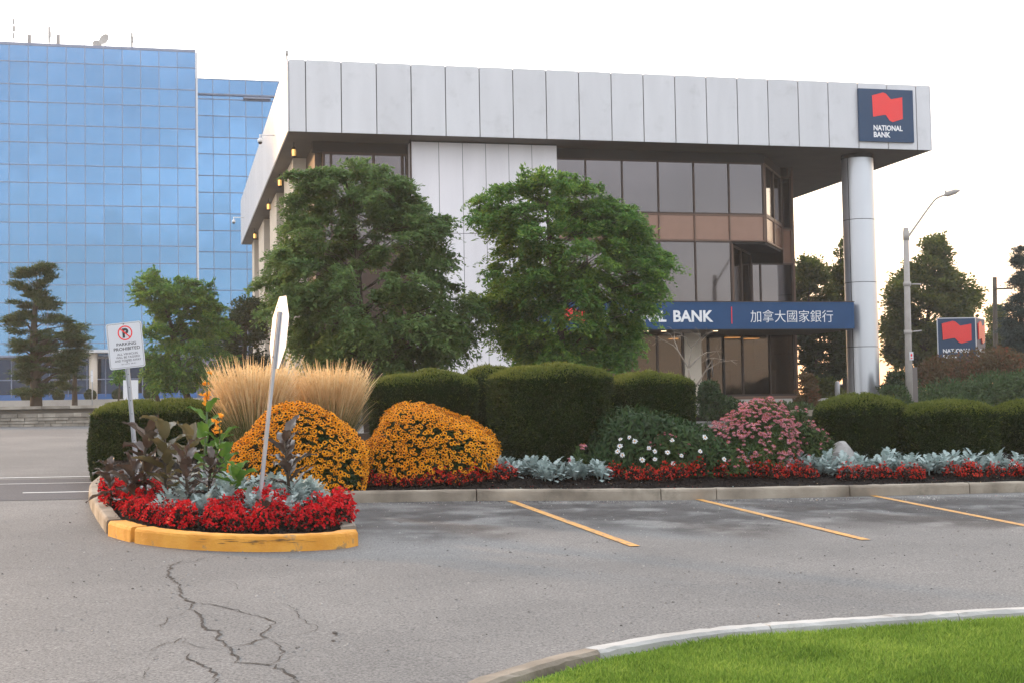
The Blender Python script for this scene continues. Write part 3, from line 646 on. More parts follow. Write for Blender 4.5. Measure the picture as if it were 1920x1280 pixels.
# a window's _o/_rz so that sub-parts convert the same way
_build = MB.build
def build2(s, name, mats, parent=None, origin=None):
    if parent is not None and '_o' not in parent:
        q_ = parent
        while '_o' not in q_: q_ = q_.parent
        ob = _build(s, name, mats, q_, origin); ob.parent = parent; return ob
    return _build(s, name, mats, parent, origin)
MB.build = build2
FX = [9.82, 11.11, 12.54, 13.97, 15.40, 16.83, 18.27]
# header above the windows, upper windows, spandrels, lower windows
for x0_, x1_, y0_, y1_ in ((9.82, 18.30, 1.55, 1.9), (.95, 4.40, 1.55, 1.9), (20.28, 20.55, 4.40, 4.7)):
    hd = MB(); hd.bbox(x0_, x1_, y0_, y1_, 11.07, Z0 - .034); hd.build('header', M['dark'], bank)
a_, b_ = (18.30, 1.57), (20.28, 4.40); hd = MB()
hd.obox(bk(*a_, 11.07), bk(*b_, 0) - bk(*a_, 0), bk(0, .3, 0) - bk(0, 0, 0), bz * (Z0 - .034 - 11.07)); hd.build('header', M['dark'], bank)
fr = lambda X: [(x - X[0]) / (X[-1] - X[0]) for x in X]
wallrun('window', (FX[0], 1.6), (FX[-1], 1.6), 9.06, 11.07, fr(FX), M['glass'])
sp_ = wallrun('spandrel', (FX[0], 1.6), (FX[-1], 1.6), 8.03, 9.06, fr(FX), M['spandrel'], frame=M['bronze_l'])
FL = FX[:-1] + [16.9]; FL = FX[:-2] + [16.88]
wallrun('window', (FL[0], 1.6), (FL[-1], 1.6), 5.62, 8.03, fr(FL), M['glass'])
wallrun('window', (18.32, 1.62), (20.26, 4.42), 9.06, 11.07, [0, .5, 1], M['glass'], fw=.07)
wallrun('spandrel', (18.32, 1.62), (20.26, 4.42), 8.03, 9.06, [0, .5, 1], M['spandrel'], frame=M['bronze_l'], fw=.07)
wallrun('window', (20.28, 4.42), (20.72, 4.42), 8.9, 11.07, [0, 1], M['glass'], fw=.06)
wallrun('spandrel', (20.28, 4.42), (20.72, 4.42), 7.5, 8.9, [0, 1], M['spandrel'], frame=M['bronze_l'], fw=.06)
wallrun('window', (16.93, 1.65), (18.86, 4.42), 5.62, 7.9, [0, .45, 1], M['bluedark'], fw=.07)
wallrun('window', (18.88, 4.42), (20.72, 4.42), 5.3, 7.5, [0, .22, 1], M['glass'], fw=.06)
ov = MB()   # underside of the overhanging bay
P = [bk(*q_, 0)[:2] for q_ in ((16.95, 1.64), (18.30, 1.64), (20.24, 4.40), (18.86, 4.40))]
ov.prism(P, 7.93, 8.025); ov.build('bay_underside', M['dark'], bank)
po = MB(); po.bbox(20.72, 20.80, 4.36, 4.5, 2.1, Z0 - .035); po.bbox(18.272, 18.315, 1.56, 1.68, 8.03, 11.07); po.bbox(16.885, 16.925, 1.56, 1.68, 5.62, 7.925)
po.build('corner_post', M['bronze_l'], bank)
# left hand front window with a lit office behind it
wallrun('window', (1.30, 1.6), (4.40, 1.6), 7.6, 11.07, [0, .10, .595, .93, 1], M['glass_thru'], fw=.09)
lw = MB(); lw.bbox(1.30, 4.40, 1.6, 1.85, 2.0, 7.55); lw.build('lower_wall', M['bronze'], bank)
rm = MB(); rm.bbox(1.2, 4.4, 5.0, 5.1, 7.4, 11.3); rm.build('office_wall', M['soffit'], bank)
lm = MB(); lm.bbox(2.55, 3.45, 2.3, 2.55, 10.62, 10.68); lm.build('office_lamp', M['warm'], bank)
# left flank: stone piers with dark glazing between
pr_ = MB()
for (y0, y1) in ((5.0, 9.3), (13.6, 17.9), (22.2, 26.5), (30.6, 32.6)):
    p1 = MB(); p1.bbox(.55, 1.05, y0, y1, 1.6, Z0 - .035, 0); p1.build('pier', M['cream'], bank)
fl = MB(); fl.bbox(1.06, 1.28, 1.9, 32.6, 1.6, Z0 - .035); fl.build('flank_wall', M['bronze'], bank)
bw = MB(); bw.bbox(1.3, 20.7, 32.2, 32.6, 1.6, Z0 - .035); bw.bbox(20.5, 20.7, 4.6, 32.1, 1.6, Z0 - .035); bw.build('rear_wall', M['bronze'], bank)
# corner column with joint rings and one upright joint
cb = MB(); cc = bk(22.13, 1.35, 0); RC = .615
ringz = [1.9, 3.94, 6.43, 8.87, 11.28]
for z0, z1 in zip(ringz[:-1], ringz[1:]):
    for s0, s1 in ((-62, 88), (90, 296)):
        aa = np.radians(np.linspace(s0 + .6, s1 - .6, 30)) - PI / 2 + TH
        for rr, mi, dz in ((RC, 0, .012),):
            pts = np.stack([np.stack([cc[0] + rr * np.cos(aa), cc[1] + rr * np.sin(aa), np.full(30, z)], -1) for z in (z0 + dz, z1 - dz)], 0)
            cb.grid(pts, 0, True)
cb.tube([cc + bz * 1.6, cc + bz * 11.45], RC - .012, 40, 1)
cb.tube([cc + bz * 11.28, cc + bz * 11.44], RC - .06, 32, 1)
cb.build('column', [M['column'], M['seam']], bank)
# entrance canopy with its lettered front
CX0, CX1 = 9.0, 21.27
ca = MB(); ca.bbox(CX0, CX1, .3, 1.52, 4.6, 5.6)
ca.bbox(9.0, 20.0, 1.53, 4.3, 4.62, 5.3)
cn = ca.build('entrance_canopy', M['bluepanel'], bank)
tr = MB(); tr.bbox(CX0 - .02, CX1 + .02, .28, 1.53, 5.604, 5.63); tr.build('canopy_cap', M['bronze'], cn)
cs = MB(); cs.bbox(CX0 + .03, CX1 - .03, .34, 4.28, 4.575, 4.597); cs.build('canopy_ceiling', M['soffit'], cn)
lt = MB(); o = bk(0, .298, 0)
lettering(lt, 'NATIONAL', o, bu, bz, 11.36, 13.70, 4.86, 5.29, .028, 0, .02); lt.build('lettering', M['white'], cn); lt = MB()
lettering(lt, 'BANK', o, bu, bz, 13.98, 15.54, 4.86, 5.29, .028, 0, .02); lt.build('lettering', M['white'], cn)
lt = MB(); lettering(lt, '加拿大國家銀行', o, bu, bz, 17.03, 20.38, 4.84, 5.30, -.008, 0, .015); lt.build('lettering', M['white'], cn)
lt = MB(); flag(lt, o, bu, bz, flagpts(9.75, 10.66, 4.80, 5.40), .03); lt.build('flag_emblem', M['red'], cn)
lt = MB(); lt.bbox(16.265, 16.295, .285, .2995, 4.79, 5.42); lt.build('divider', M['red'], cn)
for x in (13.15, 13.85, 11.6, 15.9):
    d_ = MB(); d_.tube([bk(x, 1.0, 4.56), bk(x, 1.0, 4.574)], .10, 14); d_.build('downlight', M['downlight'], cn)
# ground floor: lobby glazing, pale pier, doors, wood-lined interior
wallrun('lobby_window', (9.85, 2.6), (15.22, 2.6), 2.15, 4.58, [0, .2, .4, .6, .8, 1], M['glass_low'], fw=.08)
wallrun('lobby_window', (17.35, 4.2), (20.70, 4.42), 2.15, 5.24, [0, .3, .66, 1], M['glass_low'], fw=.07)
dr = wallrun('entrance_door', (15.95, 3.6), (17.3, 3.6), 2.13, 4.55, [0, .5, 1], M['glass_low'], fw=.09, frame=M['dark'])
hm = MB()
for x in (16.52, 16.74): hm.tube([bk(x, 3.5, 2.9), bk(x, 3.5, 3.6)], .018, 8)
hm.build('handle', M['steel'], dr)
pi2 = MB(); pi2.bbox(15.24, 15.92, 2.55, 3.2, 2.0, 4.57); pi2.build('entrance_pier', M['cream'], bank)
pl = MB(); pl.bbox(9.85, 20.75, 2.45, 4.35, 1.2, 2.13); pl.build('plinth', M['bronze_l'], bank)
lb = MB(); lb.bbox(9.9, 20.6, 8.0, 8.2, 2.0, 5.5); lb.build('lobby_wall', M['lobby'], bank)
lb = MB(); lb.bbox(9.9, 20.5, 4.6, 8.0, 4.60, 4.66)
lb.bbox(9.9, 20.5, 2.7, 7.9, 2.12, 2.16); lb.build('lobby_floor', M['dark'], bank)
for x, y in ((11.2, 5.5), (13.3, 6), (16.4, 6.2), (18.6, 5.6), (19.8, 6.5)):
    d_ = MB(); d_.bbox(x - .3, x + .3, y, y + .5, 4.55, 4.58); d_.build('lobby_lamp', M['downlight'], bank)
d_ = MB(); d_.bbox(11.5, 12.6, 7.85, 7.98, 2.6, 3.9); d_.bbox(17.6, 18.0, 7.85, 7.98, 2.2, 4.1); d_.build('lobby_panel', M['cream'], bank)
ds = MB(); ds.bbox(18.2, 20.2, 5.2, 5.9, 2.16, 3.2); ds.build('reception_desk', M['lobby'], bank)
# little things on the roof edge
rf = MB(); p = bk(-.02, .4, Z1 - .05); rf.tube([p, p + bz * .35], .03, 8); rf.tube([p + bz * .28, p + bz * .45], [.05, .06], 8); rf.build('roof_beacon', M['antenna'], bank)

# corner sign
sg = thing('bank_sign', 'square slate blue sign with red folded flag on the roof band corner', 'sign', bk(21.48, -.05, 11.70), TH)
sb = MB(); sb.bbox(21.48, 23.76, -.17, -.055, 11.70, 13.72); sb.build('panel', M['bluesign'], sg)
o = bk(0, -.171, 0)
e1 = MB(); flag(e1, o, bu, bz, flagpts(22.03, 23.30, 12.46, 13.59), .012); e1.build('flag_emblem', M['red'], sg)
e1 = MB(); lettering(e1, 'NATIONAL', o, bu, bz, 22.06, 23.28, 12.12, 12.33, .03, 0, .006); e1.build('lettering', M['white'], sg); e1 = MB(); lettering(e1, 'BANK', o, bu, bz, 22.06, 22.76, 11.86, 12.07, .03, 0, .006); e1.build('lettering', M['white'], sg)

# lanterns under the eaves of the flank, and two cameras on the roof band
for i, (yy, lb_) in enumerate(((1.9, 'lit lantern under the eaves, nearest the front corner of the bank'), (8.6, 'lit lantern under the eaves, second back from the front corner of the bank'),
                               (15.3, 'lit lantern under the eaves, third back from the front corner of the bank'), (26.0, 'lit lantern under the eaves, furthest back along the flank of the bank'))):
    x = .32; o = bk(x, yy, Z0 - .03)
    t = thing('eaves_lantern', lb_, 'lantern', bk(x, yy, Z0 - .62), TH, 'lanterns under the eaves')
    a = MB(); a.tube([o, o - bz * .2], .02, 8); a.tube([o - bz * .16, o - bz * .26], [.05, .10], 10); a.tube([o - bz * .50, o - bz * .56], [.10, .06], 10)
    for k in range(4):
        an = k * PI / 2 + .6; q_ = o + np.array([math.cos(an), math.sin(an), 0]) * .10; a.tube([q_ - bz * .26, q_ - bz * .50], .018, 5)
    a.build('lantern_frame', M['dark'], t); a = MB(); a.tube([o - bz * .26, o - bz * .50], .07, 12); a.build('lamp_glass', M['warm'], t)
for yy, lb_ in ((6.2, 'white security camera on an arm off the roof band, nearer the front corner'), (29.5, 'white security camera on an arm off the roof band, at its far end')):
    o = bk(-.05, yy, Z0 + 1.05); t = thing('security_camera', lb_, 'camera', o, TH, 'security cameras on the roof band')
    a = MB(); a.tube([o, o - bu * .55], .025, 8); a.tube([o - bu * .55 + bz * .02, o - bu * .55 - bz * .12], .03, 8); a.build('arm', M['white'], t)
    c = o - bu * .55 - bz * .12; a = MB(); a.tube([c, c - bz * .06, c - bz * .16], [.05, .09, .09], 12); a.build('housing', M['white'], t)
    a = MB(); a.tube([c - bz * .16, c - bz * .21, c - bz * .245], [.085, .07, .02], 12); a.build('dome', M['dark'], t)

# ================================================================== BLUE OFFICE BLOCK
bo = at(366, 98, 126); ZT = bo[2]; bo = np.array([bo[0], bo[1], 0])
def bl(x, y, z): return bo + bu * x + bv * y + bz * z
blue = thing('glass_office_block', 'tall blue mirror glass office block with a lower wing beside the bank', 'office building', bl(-20, 0, 3.3), TH)
rows = [35.4]
rows = [ZT]
k = [92, 126, 97, 125, 98, 124, 98, 122, 98, 122, 98, 122, 98, 122, 98, 122, 98]
for i, q_ in enumerate(k): rows.append(rows[-1] - q_ / 2.977 * 126 / FPX)
rows = [z for z in rows if z > 7.2] + [7.2]
def curtain(name, x1, ncol, cw, dep, rows, y0, par):
    pa = MB(); mu = MB(); r_ = np.random.default_rng(3)
    x0 = x1 - ncol * cw
    for i in range(ncol):
        for z1, z0 in zip(rows[:-1], rows[1:]):
            a, b = x0 + i * cw + .032, x0 + (i + 1) * cw - .032
            pa.poly([bl(a, y0 + .06, z0 + .04), bl(b, y0 + .06, z0 + .04), bl(b, y0 + .06, z1 - .04), bl(a, y0 + .06, z1 - .04)])
    for i in range(ncol + 1): mu.bbox(x0 + i * cw - .032, x0 + i * cw + .032, y0, y0 + .2, rows[-1], rows[0], 0, bl)
    for z in rows: mu.bbox(x0, x1, y0 + .012, y0 + .2, z - .04, z + .04, 0, bl)
    f = mu.build(name, M['mullion'], par); pa.build('panes', M['blueglass'], f)
NC = 34; cw = 1.60
curtain('glass_front', 0, NC, cw, 0, rows, 0, blue)
bd = MB(); bd.bbox(-NC * cw, -.02, .21, 30, 7.2, ZT + .02, 0, bl); bd.bbox(-NC * cw, .03, .05, .2, ZT + .057, ZT + .22, 0, bl); bd.build('block_body', M['mullion'], blue)
ed = MB(); ed.bbox(.05, .2, .03, .5, 7.2, ZT, 0, bl); ed.build('corner_trim', M['panel'], blue)
# wing
ZW = at(371, 148, 133)[2]
rw = [ZW]
for q_ in [90, 25, 95, 122, 95, 123, 95, 120, 96, 120, 96, 120, 96, 120, 96]: rw.append(rw[-1] - q_ / 2.977 * 133 / FPX)
rw = [z for z in rw if z > 7.2] + [7.2]
y_w = 7.0
curtain('wing_front', .2 + 14 * 1.55, 14, 1.55, 0, rw, y_w, blue)
bd = MB(); bd.bbox(-.1, .2 + 14 * 1.55, y_w + .21, 28, 3, ZW, 0, bl); bd.build('wing_body', M['mullion'], blue)
rl = MB(); rl.bbox(.3, 21, y_w - .35, y_w - .28, ZW - 1.55, ZW - 1.47, 0, bl)
for x in np.arange(1, 21, 2.6): rl.bbox(x, x + .06, y_w - .34, y_w, ZW - 1.54, ZW - 1.49, 0, bl)
rl.bbox(4.6, 7.2, y_w - .6, y_w - .25, ZW - 1.9, ZW - 1.75, 0, bl); rl.build('cleaning_rail', M['mullion'], blue)
# ground level of the block: blue sill, dark glass, canopy and stone columns
gl = MB(); gp = MB()
for i in range(NC):
    a, b = -(i + 1) * 1.6 + .05, -i * 1.6 - .05
    gp.poly([bl(a, 2.0, 3.6), bl(b, 2.0, 3.6), bl(b, 2.0, 7.0), bl(a, 2.0, 7.0)])
    gl.bbox(b, b + .1, 1.95, 2.1, 3.6, 7.1, 0, bl)
gl.bbox(-NC * 1.6, 0, 1.95, 2.1, 2.6, 3.85, 1, bl)
gl.bbox(-NC * 1.6, 0, 1.96, 2.05, 5.1, 5.2, 0, bl)
f = gl.build('ground_floor', [M['mullion'], M['bluetrim']], blue); gp.build('panes', M['bluedark'], f)
un = MB(); un.bbox(-NC * 1.6, 0, .02, 3, 7.08, 7.19, 0, bl); un.build('overhang', M['mullion'], blue)
bc = MB(); bc.bbox(-14, -7.2, -2.2, .0, 7.35, 7.6, 0, bl); bc.build('porch_roof', M['panel'], blue)
for x in (-8.9, -22.0):
    c = bl(x, -1.2, 0); bc = MB(); bc.tube([c + bz * 3.0, c + bz * 7.35], .36, 20); bc.build('column', M['cream'], blue)
bt = MB(); bt.bbox(-18.2, -17.2, 1.5, 1.95, 3.3, 6.5, 0, bl); bt.build('blue_panel', M['bluetrim'], blue)
# roof gear
for px, top, kind in ((55, 66, 'pipe'), (109, 66, 'pipe'), (26, 30, 'mast'), (93, 48, 'mast'), (248, 60, 'mast'), (228, 55, 'thin'), (158, 80, 'thin')):
    b_ = at(px, 92 if px > 150 else 86, 128); t_ = at(px, top, 128); b_ = b_ - bz * .5
    a = MB()
    if kind == 'pipe': a.tube([b_, t_ - bz * .1, t_], [.17, .17, .2], 10); nm = 'vent_pipe'
    elif kind == 'mast':
        a.tube([b_, t_], .03, 6); nm = 'antenna'
        for j in range(3): q_ = b_ + (t_ - b_) * (.42 + .2 * j); a.obox(q_ - [.12, .06, .22], [.24 * (1 if j % 2 else .7), 0, 0], [0, .12, 0], [0, 0, .5])
    else: a.tube([b_, t_], .03, 6); nm = 'antenna'
    a.build(nm, M['antenna'], blue)
for px, py, s, az in ((182, 84, .42, .5), (196, 75, .55, -.4)):
    c = at(px, py, 128); a = MB(); nd = nrm(np.array([math.sin(az), -1, .35])); ax_ = nrm(np.cross(nd, [0, 0, 1.])); ay_ = np.cross(ax_, nd)
    rr = np.linspace(0.02, 1, 6); an = np.linspace(0, 2 * PI, 20, endpoint=False)
    P = np.array([[c + s * r * (np.cos(t) * ax_ + np.sin(t) * ay_) + nd * s * .35 * (r * r - .5) for t in an] for r in rr])
    a.grid(P, 0, True, True); a.tube([c - nd * .1, c - bz * .8 - nd * .1], .05, 8); a.tube([c - bz * s * .6, c + nd * s * .7], .02, 6); a.build('satellite_dish', M['antenna'], blue)

# ================================================================== STONE WALL AND TERRACE ON THE LEFT
w0 = lot(0, 798)[:2]; w0 = w0 - bu[:2] * 30
def sw(x, y, z): return np.array([w0[0], w0[1], 0]) + bu * x + bv * y + bz * z
zt = 2.12
tag(MB().bbox(0, 47, .42, 70, .6, zt, 0, sw).build('lawn_terrace', M['terrace']), kind='structure')
tag(MB().bbox(-20, 47, 46, 140, 1.0, 2.86, 0, sw).build('plaza', M['terrace']), kind='structure')
swl = thing('stone_wall', 'low rough stone retaining wall in front of the blue office block', 'wall', sw(30, 0, 1.5), TH)
a = MB(); a.bbox(0, 47, .06, .40, .8, zt - .03, 0, sw); a.build('wall_core', M['mortar'], swl)
a = MB(); r_ = np.random.default_rng(8)
z = 1.22; NCO = 8
for c in range(NCO):
    h = r_.uniform(.09, .15) if c < NCO - 1 else .10; x = r_.uniform(-.5, 0)
    if c == NCO - 1: z = zt - .095
    elif z + h > zt - .12: continue
    while x < 47:
        w_ = r_.uniform(.16, .62) if c < NCO - 1 else r_.uniform(.7, 1.3); pj = r_.uniform(-.03, .03) if c < NCO - 1 else -.06
        a.bbox(x + .006, x + w_ - .006, pj, .058 if c < NCO - 1 else .45, z + .004, z + h - .004 - r_.uniform(0, .012), 0, sw); x += w_
    z += h
def perisland(m, lo, hi):
    nt = m.node_tree; N = nt.nodes; Lk = nt.links; b = N['Principled BSDF']; src = b.inputs['Base Color'].links[0].from_socket
    g = N.new('ShaderNodeNewGeometry'); r = N.new('ShaderNodeMapRange'); r.inputs['To Min'].default_value = lo; r.inputs['To Max'].default_value = hi; Lk.new(g.outputs['Random Per Island'], r.inputs['Value'])
    x = N.new('ShaderNodeVectorMath'); x.operation = 'SCALE'; Lk.new(src, x.inputs[0]); Lk.new(r.outputs[0], x.inputs['Scale']); Lk.new(x.outputs[0], b.inputs['Base Color'])
perisland(M['stone'], .65, 1.3); perisland(M['panel'], .95, 1.04); perisland(M['panel_wall'], .95, 1.03)
a.build('stonework', M['stone'], swl)

# ================================================================== PLANT GENERATORS
def sph(n, r_): return nrm(r_.normal(0, 1, (n, 3)))
def crown_rows(d, rows):                 # photograph rows (y, left, right) -> height, left x, right x in metres at depth d
    out = []
    for y, a, b in rows:
        p, q_ = at(a, y, d), at(b, y, d); out.append(((p[2] + q_[2]) / 2, p[0], q_[0]))
    return sorted(out)
def tree(name, label, d, rows, trunk, leaf, nclump=90, per=260, clump=.5, ll=.11, lw=.045, flat=.5, droop=.35, seed=0, trunk_r=.14, depthk=.85, bark='bark', group=None, cat='tree', limbs=.4, stems=None, updir=.6, zb=None, fronds=0):
    r_ = np.random.default_rng(seed); E_ = np.array(crown_rows(d, rows)); zs = E_[:, 0]
    tb = at(*trunk, d); 
    if zb is not None: tb[2] = zb
    th_ = thing(name, label, cat, tb, 0, group)
    # clump centres inside the outline, round in depth
    wz = (E_[:, 2] - E_[:, 1]); zz_ = r_.uniform(zs[0], zs[-1], nclump * 6); ww = np.interp(zz_, zs, wz)
    keep = r_.uniform(0, ww.max(), len(zz_)) < ww; zz_ = zz_[keep][:nclump]; n = len(zz_)
    xl, xr = np.interp(zz_, zs, E_[:, 1]), np.interp(zz_, zs, E_[:, 2]); pad = np.minimum(clump * (.45 if fronds else .75), (xr - xl) * .3)
    k = r_.uniform(-1, 1, n); k = np.sign(k) * np.abs(k) ** .75
    x = (xl + xr) / 2 + k * ((xr - xl) / 2 - pad); hy = np.sqrt(np.maximum(0, 1 - k ** 2)) * (xr - xl) / 2 * depthk
    y = d + r_.uniform(-1, 1, n) * np.maximum(hy - pad * .5, .1)
    Cc = np.c_[x, y, zz_]
    if fronds:                           # limbs carry their sprays in flat plates with gaps between them
        npl = max(8, n // 3); pl_ = Cc[:npl]; who = r_.integers(0, npl, n); pw_ = r_.uniform(.5, 1.25, npl)
        mixk = r_.uniform(0, 1, n) < .45; Cc0 = Cc.copy(); Cc = pl_[who] + np.c_[r_.normal(0, 1, (n, 2)) * (clump * .95 * pw_[who])[:, None], r_.normal(0, .30, n) * clump]
        lo_x, hi_x = np.interp(Cc[:, 2], zs, E_[:, 1]), np.interp(Cc[:, 2], zs, E_[:, 2]); Cc[:, 0] = np.clip(Cc[:, 0], lo_x + clump * .3, hi_x - clump * .3); Cc[mixk] = Cc0[mixk]; Cc[:, 2] = np.minimum(Cc[:, 2], zs[-1] - clump * .75 + r_.normal(0, .06, n))
    mid = np.array([(E_[:, 1].mean() + E_[:, 2].mean()) / 2, d, zs[0] + .45 * (zs[-1] - zs[0])])
    # wood
    wd = MB(); top = np.array([np.interp(zs[-1] * .95 + .05 * zs[0], zs, (E_[:, 1] + E_[:, 2]) / 2), d, zs[0] + .88 * (zs[-1] - zs[0])])
    tr_p = []
    for t in np.linspace(0, 1, 9):
        c = tb + (top - tb) * t; c = c + np.array([math.sin(t * 5 + seed) * .10, math.cos(t * 4 + seed) * .10, 0]) * t; tr_p.append(c)
    tr_p = np.array(tr_p); wd.tube(tr_p, trunk_r * np.linspace(1, .12, 9) ** .8, 10)
    if stems:
        for sx_, t0 in stems: 
            s0 = at(sx_, trunk[1], d + .2); s0[2] = tb[2]; e1 = tr_p[5] + [(s0[0] - tb[0]) * 1.2, .3, 0]; wd.tube([s0, (s0 + e1) / 2 + [0, 0, .2], e1], [trunk_r * .7, trunk_r * .5, trunk_r * .2], 8)
    for i in range(n):
        if r_.uniform() > limbs: continue
        c = Cc[i]; t = np.clip((c[2] - .45 * np.hypot(c[0] - tb[0], c[1] - tb[1]) - tb[2]) / (top[2] - tb[2]), .12, .95)
        j = t * 8; j0 = min(int(j), 7); s = tr_p[j0] + (tr_p[j0 + 1] - tr_p[j0]) * (j - j0); m_ = (s + c) / 2 + [0, 0, .12 * np.linalg.norm(c - s)] + r_.normal(0, .06, 3)
        lr = trunk_r * (1 - t * .8) * .32; wd.tube([s, (s * .6 + m_ * .4), m_, c], [lr, lr * .75, lr * .5, .012], 6, cap=False)
    wd.build('trunk', M[bark], th_)
    cr = MB(); sc_ = clump * r_.uniform(.65, 1.3, n)
    if fronds:                           # feathery sprays of paired leaflets on drooping stalks
        nf = fronds; ci = np.repeat(np.arange(n), nf); f_ = len(ci)
        dv = nrm(nrm(Cc[ci] - mid) * [.9, .9, .5] + sph(f_, r_) * [1.1, 1.1, .6] + [0, 0, .22]); ln = sc_[ci] * r_.uniform(.7, 1.5, f_)
        b0 = Cc[ci] + sph(f_, r_) * [1, 1, .5] * (sc_[ci] * .35)[:, None] - dv * (ln * .35)[:, None]
        m = f_ * per; fi = np.repeat(np.arange(f_), per); t_ = r_.uniform(.05, 1, m); sdv = nrm(np.cross(dv, [0, 0, 1.0]) + r_.normal(0, .35, (f_, 3)))[fi]
        sg_ = r_.choice([-1, 1], m)[:, None]; wd_ = (ln[fi] * .17 * np.sin(PI * np.clip(t_ * .85 + .12, 0, 1)) * r_.uniform(.3, 1.1, m))[:, None]
        P = b0[fi] + dv[fi] * (ln[fi] * t_)[:, None] - np.array([0, 0, 1]) * (ln[fi] * droop * t_ ** 2)[:, None] + sdv * sg_ * wd_ + r_.normal(0, .018, (m, 3))
        A_ = sdv * sg_ + dv[fi] * .8 - [0, 0, .35] + r_.normal(0, .3, (m, 3)); Nn = r_.normal(0, .4, (m, 3)) + [0, -.15, 1]
        cr.cards(P, A_, Nn, ll * r_.uniform(.6, 1.3, m), lw * r_.uniform(.7, 1.3, m)); cr.build('crown', M[leaf], th_)
        return th_
    idx = np.repeat(np.arange(n), per); m = len(idx)
    off = sph(m, r_) * (r_.uniform(0, 1, m) ** .45)[:, None]; off[:, 2] *= flat
    # break every clump into a few twigs so that it is not a ball
    tw = sph(n * 7, r_).reshape(n, 7, 3); tw[:, :, 2] *= flat; ti = r_.integers(0, 7, m)
    off = off * .55 + tw[idx, ti] * r_.uniform(.2, 1.0, m)[:, None] * .75
    P = Cc[idx] + off * sc_[idx][:, None]
    A_ = nrm(P - mid) * [1, 1, .4] + off * .8 + r_.normal(0, .45, (m, 3)); A_[:, 2] -= droop
    Nn = r_.normal(0, updir, (m, 3)) + [0, 0, 1]
    P[:, 2] -= droop * .25 * (np.abs(off[:, 0]) + np.abs(off[:, 1])) * sc_[idx]
    cr.cards(P, A_, Nn, ll * r_.uniform(.6, 1.3, m), lw * r_.uniform(.7, 1.3, m))
    cr.build('crown', M[leaf], th_)
    return th_

# the two honey locusts in front of the bank
tree('honey_locust_tree', 'dark feathery honey locust in front of the bank flank, behind the straw grasses', 32,
     [(298, 625, 690), (318, 560, 745), (345, 532, 762), (385, 540, 800), (420, 532, 838), (460, 528, 842), (500, 492, 852), (540, 480, 878), (575, 488, 906), (610, 520, 904), (650, 560, 880), (690, 600, 800)],
     (690, 712), 'locust', 520, 25, .46, .115, .046, .55, .45, 11, .11, stems=[(772, 0), (640, 0)], limbs=.16, fronds=13, zb=1.3)
tree('honey_locust_tree', 'bright green feathery honey locust standing before the bank windows and blue canopy', 33,
     [(308, 985, 1035), (330, 968, 1085), (352, 905, 1150), (375, 890, 1165), (400, 888, 1190), (430, 896, 1215), (455, 925, 1240), (480, 905, 1262), (520, 915, 1252), (560, 905, 1236), (600, 890, 1200), (640, 925, 1195), (690, 985, 1180)],
     (1068, 712), 'locust_l', 520, 25, .46, .115, .046, .55, .45, 14, .11, limbs=.16, fronds=13, zb=1.3)
# trees on the terrace at the left
tree('pine_tree', 'flat topped dark pine on the terrace above the stone wall, leftmost tree', 50,
     [(498, 25, 110), (530, 5, 118), (550, 40, 100), (570, 8, 122), (590, 20, 105), (600, -10, 150), (630, 0, 172), (660, 15, 165), (690, 20, 160), (725, 5, 130), (738, 20, 110)],
     (68, 757), 'pine', 150, 330, .45, .14, .032, .30, -.1, 21, .22, limbs=.4, zb=2.0)
tree('pine_tree', 'smaller dark pine close beside the leftmost tree, near the pale porch column', 56,
     [(590, 130, 160), (620, 110, 176), (650, 100, 178), (680, 90, 175), (715, 95, 165), (735, 110, 150)], (140, 752), 'pine', 34, 260, .42, .13, .022, .35, -.1, 22, .12, zb=2.0)
tree('locust_tree', 'green layered locust on the terrace behind the parking prohibited sign', 52,
     [(494, 275, 292), (515, 275, 330), (535, 255, 400), (560, 248, 412), (590, 300, 420), (610, 262, 440), (640, 268, 440), (670, 262, 430), (700, 270, 425), (728, 300, 400)],
     (357, 756), 'locust_l', 230, 24, .55, .15, .055, .42, .3, 23, .14, stems=[(300, 0)], limbs=.3, fronds=11, zb=2.0)
tree('shade_tree', 'dark shade tree between the layered locust and the bank flank', 60,
     [(555, 455, 478), (580, 430, 500), (620, 415, 510), (660, 410, 510), (700, 405, 505), (740, 400, 480)], (440, 760), 'leafdark', 70, 220, .6, .17, .08, .6, .1, 24, .16, zb=2.0)
tree('young_tree', 'thin young tree beside the white box on the stone wall', 47, [(655, 215, 232), (680, 208, 240), (705, 212, 238), (722, 216, 232)], (221, 756), 'locust_l', 12, 90, .3, .12, .045, .6, .1, 25, .035, zb=2.0)
# trees at the right, beyond the bank
tree('tall_tree', 'tall thin-leaved tree showing beside the metal column', 66, [(436, 1572, 1582), (470, 1566, 1590), (490, 1548, 1602), (530, 1555, 1605), (570, 1560, 1605), (610, 1560, 1605), (660, 1560, 1605)], (1585, 750), 'maple', 42, 110, .55, .19, .12, .7, .1, 31, .14, zb=1.2)
tree('broad_tree', 'rounded green tree between the bronze windows and the metal column', 72, [(493, 1490, 1545), (520, 1470, 1572), (560, 1460, 1590), (600, 1460, 1592)], (1520, 750), 'maple', 60, 240, .7, .2, .12, .7, .1, 32, .16, zb=1.2)
tree('shade_tree', 'dark tree seen below the blue canopy next to the metal column', 62, [(590, 1500, 1590), (630, 1488, 1600), (670, 1492, 1600), (700, 1500, 1595), (715, 1520, 1580)], (1513, 748), 'leafdark', 70, 230, .55, .18, .1, .6, .1, 33, .13, zb=1.2)
